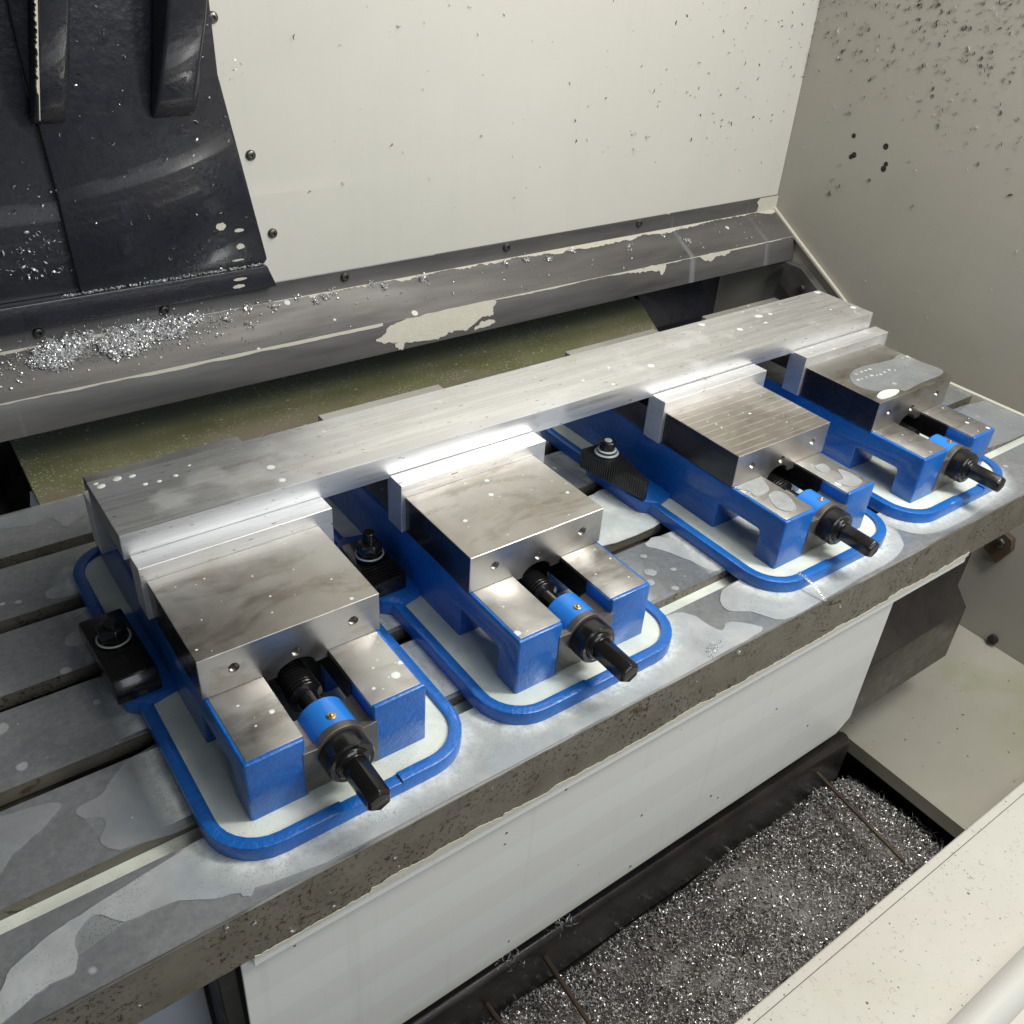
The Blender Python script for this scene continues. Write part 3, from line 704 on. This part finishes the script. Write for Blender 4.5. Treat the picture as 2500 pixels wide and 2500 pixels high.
# cream sealant line in the inner corner, ragged
def ragged(name, x0, x1, n, amp, seed, f_lo, f_hi, mat, parent, fn, th=.0004):
    xs, h = wavy(x0, x1, n, None, amp, seed); bm = B(); prev = None
    for x, a in zip(xs, h):
        p, q = fn(x, 0), fn(x, a)
        cur = [bm.verts.new((p[0], p[1] - th, p[2] + th)), bm.verts.new((q[0], q[1] - th, q[2] + th))]
        if prev: bm.faces.new((prev[0], cur[0], cur[1], prev[1]))
        prev = cur
    g = bmesh.ops.extrude_face_region(bm, geom=bm.faces[:])
    bmesh.ops.translate(bm, verts=[v for v in g['geom'] if isinstance(v, bmesh.types.BMVert)], vec=(0, th * .8, -th * .8))
    return rp(fin(name, bm, mat, parent))
sl = lambda x, a: (x, .6645 - a, on_slope(.6645 - a))
ragged('sealant_line', -1.1, .30, 150, .0018, 1, 0, 0, M['patch'], rail, sl)
ragged('sealant_line', .30, .62, 110, .0042, 12, 0, 0, M['patch'], rail, sl)
ragged('sealant_line', .62, 1.248, 200, .0036, 3, 0, 0, M['patch'], rail, sl)
fr = lambda x, a: (x, .6050 - a * .13, .0882 - a)
ragged('paint_line', -1.1, .38, 160, .0019, 5, 0, 0, M['patch'], rail, fr)
ragged('paint_line', .55, 1.248, 220, .0012, 6, 0, 0, M['patch'], rail, fr)
ragged('coolant_line', -1.1, .50, 240, .0009, 8, 0, 0, M['filmwhite'], rail, lambda x, a: (x, .6650, .1478 - a))
def patch(pts, seed, parent=rail):
    P = smooth_poly(pts, 6, .0016); bm = B()
    cx = [(x, .5990 + (z - .0450) * (.6050 - .5990) / .0432 - .0006, z) for x, z in P]
    A = [bm.verts.new(c) for c in cx]; C = [bm.verts.new((c[0], c[1] - .0004, c[2])) for c in cx]
    bm.faces.new(A); bm.faces.new(C[::-1])
    for i in range(len(A)): bm.faces.new((A[i], C[i], C[(i+1) % len(A)], A[(i+1) % len(A)]))
    bmesh.ops.triangulate(bm, faces=[f for f in bm.faces if len(f.verts) > 4])
    rp(fin('paint_patch', bm, M['patch'], parent))
patch([(.368, .067), (.380, .072), (.395, .084), (.45, .0875), (.561, .0878), (.564, .075), (.562, .066), (.545, .066), (.522, .057), (.515, .052), (.49, .055), (.461, .049), (.43, .052), (.415, .055), (.406, .046), (.395, .052), (.40, .058), (.38, .060)], 1)
patch([(.548, .060), (.565, .058), (.56, .053), (.53, .050), (.535, .056)], 1)
patch([(.832, .087), (.871, .0878), (.913, .0878), (.914, .077), (.905, .070), (.90, .078), (.873, .081), (.85, .083)], 2)
patch([(1.0, .0870), (1.07, .0878), (1.06, .081), (1.04, .082), (1.02, .076)], 2)
for x, z in ((-.0362, .1369), (.1087, .1372), (.3553, .1385), (.6274, .1399), (.8999, .1407), (-.19, .137)):
    bm = B(); lathe(bm, [(0, .0064), (-.0015, .0064), (-.0038, .0052), (-.0046, .003), (-.0046, .0026), (-.002, .0022), (-.002, .0001)], 24, 'y', (0, 0, 0), cap=False)
    o = fin('button_screw', bm, M['screw'], rail, smooth=True); o.location = RP + Vector((x, .6643, z))
bm = B(); prism(bm, [(1.195, .1202), (1.249, .1202), (1.249, .1465), (1.20, .1465), (1.192, .140), (1.198, .132)], 'y', .6632, .6642); rp(fin('paint_patch', bm, M['patch'], rail))
# diagonal flange down the side wall
fl = empty('wall_flange', (1.246, .55, .03), 'narrow cream-edged flange slanting down the side wall behind the vises', 'flange')
bm = B(); prism(bm, [(.6640, .1195), (.6060, .0850), (.4896, .0201), (.20, -.15), (.185, -.15), (.478, .0195), (.596, .0860), (.6640, .1260)], 'x', 1.2425, 1.2495)
o = fin('flange_edge', bm, M['patch'], fl, bevel=.0008, seg=1); o.location = -Vector(fl.location)
bm = B(); prism(bm, [(.598, .045), (.56, .045), (.36, -.065), (.36, -.11), (.60, .0)], 'x', 1.225, 1.242)
o = fin('flange_bracket', bm, M['rail'], fl, bevel=.001, seg=1); o.location = -Vector(fl.location)
bm = B(); lathe(bm, [(1.242, .006), (1.220, .006), (1.218, .004)], 12, 'x', (0, .545, .012)); o = fin('hex_screw', bm, M['screw'], fl, smooth=True); o.location = -Vector(fl.location)

# ------------------------------------------------------------------ black column casting
colr = empty('column_casting', (.06, .65, .147), 'glossy black machine column casting with two upright ribs, left of the cream back wall', 'machine column')
CP = -Vector(colr.location)
def cp(o): o.location = CP; return o
YC = .655
bm = B(); prism(bm, [(.0160, .1775), (.2398, .1775), (.2440, .1835), (.2062, .40), (.2046, .60), (.2046, 1.69), (.003, 1.69), (.0060, .43), (.0125, .30)], 'y', YC, YW)
cp(fin('casting_face', bm, M['black_cast'], colr, bevel=.003))
bm = B(); prism(bm, [(-1.0, .1480), (.2510, .1480), (.2400, .1772), (-1.0, .1772)], 'y', .6485, YW - .0005)
cp(fin('base_flange', bm, M['black_cast'], colr, bevel=.0015))
bm = B(); prism(bm, [(-1.0, .1776), (.0155, .1776), (.012, .30), (.0055, .43), (.003, 1.69), (-1.19, 1.69), (-1.19, .1776)], 'y', YC + .0085, YW - .0003)
cp(fin('recessed_face', bm, M['black_cast'], colr))
def rib(xa, xb, zlo):
    """upright rib whose front face bows out above its foot"""
    prof = [(YC + .001, zlo - .012), (YC - .010, zlo - .004), (YC - .020, zlo + .014), (YC - .030, zlo + .045), (YC - .040, zlo + .085), (YC - .046, zlo + .14), (YC - .048, .62), (YC - .048, 1.19), (YC + .001, 1.19), (YC + .001, .62), (YC + .001, .45)]
    prof.sort(key=lambda p: 0) ; bm = B(); prism(bm, prof, 'x', xa, xb)
    for v in bm.verts: v.co.x += (min(v.co.z, .62) - .41) * .19 + (.006 if v.co.z < zlo and v.co.x > (xa + xb) / 2 else 0)
    return cp(fin('rib', bm, M['black_cast'], colr, bevel=.0045, seg=3))
rib(.0110, .0415, .372); rib(.1335, .1760, .370)
# ragged pale sealant down the left edge of the near rib
bm = B(); r5 = random.Random(5); prev = None
for i in range(120):
    z = .375 + .25 * i / 119; x = .0105 + (z - .41) * .19; a = r5.uniform(.0006, .0030) if z > .40 else .0008
    cur = [bm.verts.new(p) for p in ((x, YC - .046, z), (x - a, YC - .046, z), (x - a, YC - .040, z), (x, YC - .040, z))]
    if prev:
        for k in range(4): bm.faces.new((prev[k], prev[(k+1) % 4], cur[(k+1) % 4], cur[k]))
    prev = cur
cp(fin('sealant_bead', bm, M['patch'], colr))
for (x, z, rx, rz_) in ((.1885, .232, .0062, .0048), (.2105, .2245, .0065, .0022), (.2100, .2045, .0055, .0035), (.205, .188, .008, .0012), (.202, .166, .009, .0018), (.2, .157, .008, .0026)):
    bm = B(); n = 16; pts = [(x + rx * math.cos(2*PI*i/n) * rnd.uniform(.85, 1.1), z + rz_ * math.sin(2*PI*i/n) * rnd.uniform(.8, 1.1)) for i in range(n)]
    yy = YC if z > .178 else .6485
    prism(bm, pts, 'y', yy - .0005, yy - .0001); cp(fin('paint_spot', bm, M['patch'], colr))

# ------------------------------------------------------------------ way covers behind the table
wc = empty('way_cover', (.42, .6, -.05), 'olive green oily way cover behind the table, specked with swarf', 'way cover')
bm = B(); prism(bm, [(-.094, .5235), (.905, .5235), (.918, .60), (.945, .65), (.983, .715), (.985, .75), (-.089, .75)], 'z', -.045, -.030)
o = fin('cover_plate', bm, M['green'], wc, bevel=.001, seg=1); o.location = -Vector(wc.location)
bl = empty('rubber_bellows', (-.3, .6, -.1), 'crumpled black rubber bellows at the left end of the green way cover', 'bellows')
bm = B(); n = 26; prev = None; r3 = random.Random(3)
for i in range(n + 1):
    x = -.098 - .55 * i / n; row = []
    for j in range(9):
        y = .523 + .22 * j / 8
        z = -.055 - .02 * (i % 2) + r3.uniform(-.012, .012)
        if i == 0: z = -.031
        row.append(bm.verts.new((x + r3.uniform(-.004, .004), y, z)))
    if prev:
        for j in range(8): bm.faces.new((prev[j], prev[j+1], row[j+1], row[j]))
    prev = row
o = fin('bellows_fold', bm, M['rubber'], bl, smooth=80); o.location = -Vector(bl.location)
rc = empty('rear_tray', (1.1, .65, -.11), 'dark folded sheet trough in the corner behind the farthest vise', 'trough')
bm = B()
box(bm, .99, 1.24, .52, .78, -.13, -.120); box(bm, -1.0, 1.24, .755, .765, -.12, .14)
o = fin('trough_floor', bm, M['black_cast'], rc, bevel=.001, seg=1); o.location = -Vector(rc.location)
bm = B(); prism(bm, [(.60, -.112), (.70, -.085), (.735, -.02), (.735, .09), (.742, .09), (.742, -.02), (.705, -.093), (.60, -.119)], 'x', .99, 1.16)
o = fin('trough_side', bm, M['black_cast'], rc, bevel=.0015, seg=1); o.location = -Vector(rc.location)

# ------------------------------------------------------------------ under the table: light-blocking saddle, apron, step cover
bm = B(); box(bm, -1.0, 1.0, .05, .51, -.235, -.060)  # dark saddle body, added to block light beneath the table
o = fin('light_blocking_saddle', bm, M['under'], bevel=.002, seg=1); tag(o, 'dark saddle body added under the table to block light, seen under its right end', 'machine base')
bm = B(); prism(bm, [(.004, -.155), (.004, -.70), (.5, -.70), (.5, -.0600), (.03, -.0600), (.03, -.12)], 'x', -.9, -.128)
o = fin('support_casting', bm, M['speckled'], bevel=.004); tag(o, 'speckled blue-grey casting under the table at the bottom left', 'casting')
ap = empty('front_apron', (.3, -.05, -.297), 'smooth white sheet apron hanging below the front edge of the table', 'apron')
AP = -Vector(ap.location)
bm = B(); prism(bm, [(-.109, -.0700), (.7015, -.0700), (.7035, -.2800), (.6810, -.2985), (-.113, -.3105)], 'y', -.0500, -.0475)
for v in bm.verts:
    pass
a = fin('apron_sheet', bm, M['apron'], ap, bevel=.0006, seg=1); a.location = AP
bm = B(); prism(bm, [(-.0560, -.0592), (-.0560, -.0725), (-.0505, -.0735), (-.0300, -.0735), (-.0300, -.0592)], 'x', -.1010, .836)
a = fin('top_lip', bm, M['apron'], ap, bevel=.0007, seg=1); a.location = AP
ragl = []
r9 = random.Random(9); bm = B(); prev = None; h = .003
for i in range(420):
    x = -.100 + i * (.934 / 419)
    h = max(.0008, min(.0072, h + r9.uniform(-.0011, .0011)))
    if r9.random() < .04: h = r9.uniform(.0005, .007)
    cur = [bm.verts.new((x, -.0576, -.0600)), bm.verts.new((x, -.0576, -.0587 + h))]
    if prev: bm.faces.new((prev[0], cur[0], cur[1], prev[1]))
    prev = cur
g = bmesh.ops.extrude_face_region(bm, geom=bm.faces[:])
bmesh.ops.translate(bm, verts=[v for v in g['geom'] if isinstance(v, bmesh.types.BMVert)], vec=(0, -.0006, 0))
a = fin('sealant_smear', bm, M['patch'], ap); a.location = AP
bm = B(); box(bm, -.126, -.112, -.045, .0, -.34, -.062); lathe(bm, [(-.050, .006), (-.046, .0065), (-.0455, .001)], 14, 'y', (-.119, 0, -.165))
a = fin('support_post', bm, M['under'], ap, bevel=.001, seg=1); a.location = AP
bm = B(); prism(bm, [(-.0012, -.392), (0, -.290), (.043, -.243), (.30, -.243), (.30, -.392)], 'x', .70, 1.065)
sc_ = fin('step_cover', bm, M['dark_steel'], bevel=.0015); tag(sc_, 'dark folded steel cover box right of the white apron with a rusty top corner', 'cover')
bm = B(); prism(bm, [(.045, -.235), (.16, -.17), (.16, -.30), (.045, -.30)], 'x', 1.0, 1.12)
o = fin('inner_cover', bm, M['dark_steel'], bevel=.001, seg=1); tag(o, 'smaller dark cover behind the folded steel cover box near the side wall', 'cover')
br = empty('wall_bracket', (1.245, .05, -.28), 'small rusty bolted bracket on the side wall below the table end', 'bracket')
bm = B(); prism(bm, [(.070, -.262), (.075, -.288), (.047, -.306), (.032, -.27), (.037, -.250), (.055, -.245)], 'x', 1.236, 1.249)
o = fin('bracket_plate', bm, M['rod'], br, bevel=.001, seg=1); o.location = -Vector(br.location)
bm = B(); lathe(bm, [(1.236, .009), (1.229, .009), (1.227, .006)], 6, 'x', (0, .052, -.262)); o = fin('bolt_head', bm, M['screw'], br, bevel=.0005, seg=1); o.location = -Vector(br.location)
bm = B(); lathe(bm, [(1.25, .0085), (1.243, .0085), (1.241, .005)], 16, 'x', (0, .002, -.4475)); o = fin('bolt', bm, M['under'], smooth=True); tag(o, 'dark bolt head at the foot of the side wall above the sloping floor', 'bolt')

# ------------------------------------------------------------------ chip trough, sloping floor, door sill
wall('floor', [(.935, -.548), (1.2495, -.4605), (1.2495, -.470), (.945, -.556), (.945, -.575), (.935, -.575)], 'y', -.26, .45, M['cream_floor'], 'cream sloping sheet floor between side wall and chip trough')
wall('trough_floor', [(-1.2, -.66), (1.2, -.66), (1.2, -.68), (-1.2, -.68)], 'y', -.26, .6, M['under'], 'dark bottom of the chip trough')
wall('trough_end', [(-.26, -.66), (.5, -.66), (.5, -.552), (-.26, -.552)], 'x', .975, .985, M['under'], 'dark end wall of the chip trough')
tb = empty('trough_beam', (.35, .04, -.6), 'dark round-topped beam running along the back of the chip trough', 'beam')
bm = B(); prism(bm, [(.022, -.61), (.022, -.530), (.025, -.519), (.032, -.513), (.040, -.513), (.047, -.519), (.050, -.530), (.050, -.61)], 'x', -1.0, .905)
o = fin('beam_tube', bm, M['dark_steel'], tb, bevel=.002); o.location = -Vector(tb.location)
bm = B(); box(bm, -1.0, .935, .0495, .4, -.63, -.60); o = fin('beam_shelf', bm, M['under'], tb); o.location = -Vector(tb.location)
for k, (p, q) in enumerate((((.8295, .040, -.545), (.8225, -.150, -.566)), ((.2782, .052, -.540), (.2740, -.16, -.562)), ((.186, .045, -.560), (.196, -.16, -.572)))):
    bm = B(); c = Vector(p); tube(bm, [Vector((0, 0, 0)), (Vector(q) - c) * .5, Vector(q) - c], .0034, 8)
    o = fin('metal_rod', bm, M['rod'], smooth=True, loc=p)
    tag(o, ('thin rusty rod across the chip bed near the sloping floor', 'thin rusty rod across the chip bed, nearer the middle of the apron', 'thin dark rod across the chips at the bottom edge, nearest the camera')[k], 'rod', 'rods across the chip trough')
sill = empty('door_sill', (.4, -.3, -.3), 'cream painted door sill at the bottom right, peppered with fine dark chips', 'sill')
SP = -Vector(sill.location)
bm = B(); prism(bm, [(-.232, -.70), (-.232, -.302), (-.234, -.3), (-.400, -.3), (-.400, -.70)], 'x', -1.2, 1.2495)
o = fin('sill_plate', bm, M['cream_sill'], sill, bevel=.001, seg=1); o.location = SP
bm = B(); box(bm, -1.2, 1.2490, -.2440, -.2434, -.2999, -.2996); o = fin('sill_seam', bm, M['under'], sill); o.location = SP
bm = B(); tube(bm, [(-1.2, -.3700, -.3035), (1.2490, -.3700, -.3035)], .0185, 28); o = fin('rounded_rail', bm, M['white_bar'], sill, smooth=True); o.location = SP
bm = B(); box(bm, -1.2, 1.249, -.60, -.4002, -.34, -.318); o = fin('outer_step', bm, M['cream_sill'], sill, bevel=.002); o.location = SP

# ------------------------------------------------------------------ chips (swarf)
def curl_strip(bm, o, ux, uy, n, R, w, turns, pitch=.0, segs=6, th=0):
    """one curled chip: ribbon bent round an arc; ux,uy span the plane of the arc, n the ribbon width direction"""
    prev = None
    for i in range(segs + 1):
        a = 2 * PI * turns * i / segs
        c = o + ux * (R * math.cos(a)) + uy * (R * math.sin(a)) + n * (pitch * i / segs)
        ww = w * (1 - .5 * abs(2 * i / segs - 1))
        cur = (bm.verts.new(c - n * ww * .5), bm.verts.new(c + n * ww * .5))
        if prev: bm.faces.new((prev[0], prev[1], cur[1], cur[0]))
        prev = cur
def rvec(r):
    while True:
        v = Vector((r.uniform(-1, 1), r.uniform(-1, 1), r.uniform(-1, 1)))
        if .1 < v.length < 1: return v.normalized()
def frame(r):
    a = rvec(r); b = a.cross(rvec(r)).normalized(); return a, b, a.cross(b)
def scatter(name, pts, size, mat, label, seed, grp='metal chips', turns=(.2, .9), wr=.35, segs=5):
    r = random.Random(seed); bm = B()
    for p in pts:
        a, b, c = frame(r); s = size * r.uniform(.5, 1.5)
        curl_strip(bm, Vector(p), a, b, c, s * .5, s * wr * r.uniform(.5, 1.4), r.uniform(*turns), s * r.uniform(0, .6), segs)
    o = fin(name, bm, mat, smooth=80); tag(o, label, 'metal chips', grp, 'stuff'); return o
r = random.Random(11)
# chip bed
bm = B(); nx, ny = 90, 22; grid = []
def bedz(x, y):
    z = -.612 + .010 * math.sin(x * 9 + 1) * math.cos(y * 17) + .006 * math.sin(x * 31 + y * 23)
    e = max(0, (x - .88) / .09); z -= .03 * e * e
    if y > -.0: z -= .010 * (y / .03)
    return z
for i in range(nx + 1):
    row = []
    for j in range(ny + 1):
        x = -.55 + 1.52 * i / nx; y = -.235 + .26 * j / ny
        row.append(bm.verts.new((x, y, bedz(x, y) + r.uniform(-.004, .004))))
    grid.append(row)
for i in range(nx):
    for j in range(ny): bm.faces.new((grid[i][j], grid[i+1][j], grid[i+1][j+1], grid[i][j+1]))
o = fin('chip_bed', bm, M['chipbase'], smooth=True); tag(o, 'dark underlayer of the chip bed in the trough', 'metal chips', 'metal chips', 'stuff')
pts = []
for _ in range(42000):
    x = r.uniform(-.15, .955); y = r.uniform(-.234, .022); pts.append((x, y, bedz(x, y) + r.uniform(0, .009)))
scatter('metal_chips', pts, .0044, M['chip_mat'], 'thick bed of small silvery aluminium chips filling the trough', 21, wr=.36, segs=3, turns=(.1, .5))
pts = []
for _ in range(3200):
    x = r.uniform(-.15, .955); y = r.uniform(-.23, .018); pts.append((x, y, bedz(x, y) + r.uniform(.004, .012)))
scatter('metal_chips', pts, .013, M['chip'], 'long thin strings of aluminium tangled over the chip bed', 28, wr=.07, segs=5, turns=(.1, .5))
pts = []
for _ in range(3500):
    x = r.uniform(-.15, .955); y = r.uniform(-.234, .022); pts.append((x, y, bedz(x, y) + r.uniform(.002, .010)))
scatter('metal_chips', pts, .006, M['chip_dark'], 'dark wet chips mixed into the chip bed', 29, wr=.3, segs=3, turns=(.1, .5))
pts = []
for _ in range(1800):
    x = r.uniform(.0, .93); y = .056 + abs(r.gauss(0, .05)); pts.append((x, y, -.598 + r.uniform(0, .008)))
scatter('metal_chips', pts, .006, M['chip'], 'silvery chips behind the trough beam, below the apron', 22, wr=.35, segs=3, turns=(.1, .4))
pts = []
for cx, cy in ((.225, .035), (.31, .036)):
    for _ in range(110): pts.append((cx + r.gauss(0, .010), cy + r.gauss(0, .008), -.512 + r.uniform(-.005, .018)))
scatter('metal_chips', pts, .010, M['chip'], 'tufts of long silvery chips hung on the trough beam', 23, wr=.15, segs=3, turns=(.05, .3))
# chip pile on the splash rail
def inpoly(x, y, P):
    c = False; j = len(P) - 1
    for i in range(len(P)):
        if (P[i][1] > y) != (P[j][1] > y) and x < (P[j][0]-P[i][0]) * (y-P[i][1]) / (P[j][1]-P[i][1]) + P[i][0]: c = not c
        j = i
    return c
p1 = [(-.060, .640), (-.045, .655), (-.030, .663), (.004, .664), (.023, .664), (.021, .655), (.0, .643), (-.012, .630), (-.035, .628)]
p2 = [(.022, .650), (.048, .664), (.077, .664), (.150, .664), (.151, .655), (.128, .648), (.115, .636), (.105, .640), (.085, .640), (.060, .628), (.034, .625), (.020, .640)]
pts = []
for P, n in ((p1, 1500), (p2, 2600)):
    k = 0
    while k < n:
        x = r.uniform(-.06, .16); y = r.uniform(.62, .664)
        if inpoly(x, y, P) and math.sin(x * 260 + y * 90) + math.sin(y * 420 - x * 170) + r.uniform(-1.2, 1.2) > -.9: k += 1; pts.append((x, y, on_slope(y) + .0008 + r.random() ** 1.5 * .008))
scatter('metal_chips', pts, .0033, M['chip'], 'bright clump of curled aluminium chips heaped on the dark splash rail', 24, wr=.5, segs=4, turns=(.3, .9))
pts = []
for x, y, n in ((.161, .652, 8), (.18, .650, 26), (.213, .660, 26), (.231, .664, 8), (.248, .656, 30), (.204, .635, 12), (.285, .663, 14), (.306, .652, 34), (.32, .655, 26), (.334, .660, 22), (.394, .661, 24), (.411, .655, 30), (.473, .654, 40), (-.075, .628, 5), (-.09, .635, 4), (.62, .655, 20), (.66, .655, 30), (.7, .65, 24), (.86, .64, 20), (.99, .632, 24), (.75, .655, 14), (.95, .65, 10)):
    for _ in range(n): yy = min(.664, y + r.gauss(0, .003)); pts.append((x + r.gauss(0, .0035), yy, on_slope(yy) + r.uniform(.0005, .006)))
for _ in range(160):
    y = r.uniform(.608, .664); pts.append((r.uniform(-.2, 1.2), y, on_slope(y) + .001))
scatter('metal_chips', pts, .003, M['chip'], 'small separate tufts of chips dotted along the splash rail', 25, wr=.5, segs=4, turns=(.3, .9))
# chips stuck to the black column
pts = []
for _ in range(105):
    x = r.uniform(.01, .235); z = r.uniform(.18, .6); pts.append((x, YC - .0015, z))
for _ in range(120):
    pts.append((-.012 + r.gauss(0, .035), YC + .007, .20 + abs(r.gauss(0, .05))))
for _ in range(60): pts.append((r.uniform(-.2, -.004), YC + .007, r.uniform(.19, .55)))
for _ in range(30): pts.append((r.uniform(.0165, .055), YC - .049, r.uniform(.5, .7)))
scatter('metal_chips', pts, .0042, M['chip'], 'tiny bright crescent chips stuck to the black column', 26, wr=.30, segs=6, turns=(.3, .8))
pts = [(x, .6520 + r.uniform(-.002, .002), .1785 + r.uniform(0, .0015)) for x in [r.uniform(-.005, .24) for _ in range(420)]]
scatter('metal_chips', pts, .0022, M['foam'], 'line of fine pale chips along the ledge of the column foot', 27, wr=.5, segs=3)
pts = []
for _ in range(1500):
    x = r.gauss(.03, .075); y = r.gauss(.650, .012)
    if .612 < y < .664 and x < .24: pts.append((x, y, on_slope(y) + r.uniform(.0004, .0025)))
for _ in range(260):
    x = r.gauss(.05, .07); pts.append((x, .6638, .122 + abs(r.gauss(0, .007))))
scatter('metal_chips', pts, .0026, M['chip'], 'loose bright chips strewn around the clump on the splash rail', 30, wr=.4, segs=4, turns=(.2, .8))
# dark chips on cream walls
def stuck(pts_fn, n, size, seed, label, mat=M['chip_dark'], flat=None, turns=(.05, .3), wr=.22):
    rr = random.Random(seed); bm = B()
    for _ in range(n):
        p, nrm = pts_fn(rr); t = rvec(rr); t = (t - nrm * t.dot(nrm)).normalized(); b = nrm.cross(t)
        if rr.random() < .5: t, b = (t + nrm * .35).normalized(), b
        s = size * rr.uniform(.4, 1.8)
        curl_strip(bm, Vector(p) - t * s * .5, t, b, nrm, s * .5, s * wr * rr.uniform(.6, 1.6), rr.uniform(*turns), s * rr.uniform(.0, .4), 4)
    o = fin('metal_chips', bm, mat, smooth=80); tag(o, label, 'metal chips', 'metal chips', 'stuff')
NX = Vector((-1, 0, 0)); NY = Vector((0, -1, 0)); NZ = Vector((0, 0, 1))
def right_hi(q):
    while True:
        y = q.uniform(.05, .66); z = .18 + q.random() * .42
        d = (z - .27) / .26 + (.40 - y) * .6
        if q.random() < max(.015, min(1, d) ** 1.25 if d > 0 else 0): return (XW - .0015, y, z), NX
stuck(right_hi, 640, .0095, 31, 'dark slivers stuck to the upper side wall', wr=.15, turns=(.02, .25))
stuck(right_hi, 950, .0050, 46, 'fine dark specks stuck to the upper side wall', wr=.3, turns=(.05, .5))
stuck(right_hi, 260, .008, 36, 'bright slivers stuck to the upper side wall', M['chip'], wr=.14)
stuck(lambda q: ((XW - .0015, q.uniform(-.1, .6), q.uniform(-.3, .4)), NX), 90, .0035, 32, 'sparse pale slivers on the lower side wall', M['patch'])
stuck(lambda q: ((1.25 - abs(q.gauss(0, .22)) - .02, YW - .0012, .25 + q.random() * .45), NY), 190, .0060, 33, 'dark slivers on the back wall toward the corner')
stuck(lambda q: ((q.uniform(.28, 1.22), YW - .0012, q.uniform(.2, .6)), NY), 120, .0052, 37, 'sparse dark slivers over the back wall')
stuck(lambda q: ((XW - .003, YW - .003, q.uniform(.3, .6)), NX), 90, .004, 38, 'dark slivers gathered in the wall corner')
stuck(lambda q: ((q.uniform(-.1, 1.1), q.uniform(-.395, -.235), -.2990), NZ), 2400, .0020, 34, 'fine dark slivers strewn over the cream door sill', wr=.16)
stuck(lambda q: ((q.uniform(-.1, 1.1), q.uniform(-.38, -.235), -.2986), NZ), 260, .0045, 39, 'longer dark hairs strewn over the cream door sill', wr=.06, turns=(.2, .8))
def fl_pt(q):
    x = q.uniform(.95, 1.24); return (x, q.uniform(-.2, .18), -.548 + (x - .935) * .278 + .0012), NZ
stuck(fl_pt, 60, .0045, 35, 'dark chips on the sloping cream floor')
for _z in ():
    pass
for k, (y, z) in enumerate(((.538, .278), (.473, .275), (.533, .245), (.528, .249), (.464, .249), (.466, .241))):
    bm = B(); lathe(bm, [(XW - .0004, .0040 + .001 * (k % 2)), (XW + .003, .0036)], 12, 'x', (0, y, z)); o = fin('wall_hole', bm, M['under'])
    tag(o, 'small dark round hole in the side wall', 'hole', 'holes in the side wall')
# chips and drops on table and vises
stuck(lambda q: ((q.uniform(-.2, 1.0), q.uniform(-.055, .015), .0024), NZ), 26, .0028, 41, 'tiny bright chips lying on the table front', M['chip'], turns=(.3, .7))
stuck(lambda q: ((q.uniform(-.3, .9), -.0579, q.uniform(-.055, -.004)), NY), 16, .0032, 42, 'tiny bright chips stuck on the table front face', M['chip'], turns=(.4, .8), wr=.3)
stuck(lambda q: ((q.uniform(-.3, -.1), q.uniform(.15, .32), .0006), NZ), 24, .0030, 43, 'small bright chips on the dark table left of the nearest vise', M['chip'], turns=(.1, .3))
pts = [(.377 + r.gauss(0, .008), -.047 + r.gauss(0, .003), .003) for _ in range(26)]
scatter('metal_chips', pts, .0026, M['chip'], 'few bright chips at the table edge in front of the gap after the second vise', 44, wr=.4)
# twisted chip draped over the third vise rim
bm = B(); prev = None; N = 90
for i in range(N + 1):
    t = i / N; c = Vector((.5255 + .003 * t, -.0215 - .038 * t, .0160 - .0128 * t + .0035 * math.sin(t * PI)))
    a = t * 2 * PI * 13; d = Vector((math.cos(a), 0, math.sin(a))); w = .0022 * (1 - .45 * t)
    cur = (bm.verts.new(c + d * w), bm.verts.new(c - d * w))
    if prev: bm.faces.new((prev[0], prev[1], cur[1], cur[0]))
    prev = cur
o = fin('twisted_chip', bm, M['chip'], smooth=80); tag(o, 'long twisted silvery chip hanging over the front rim of the third vise tray', 'metal chip')
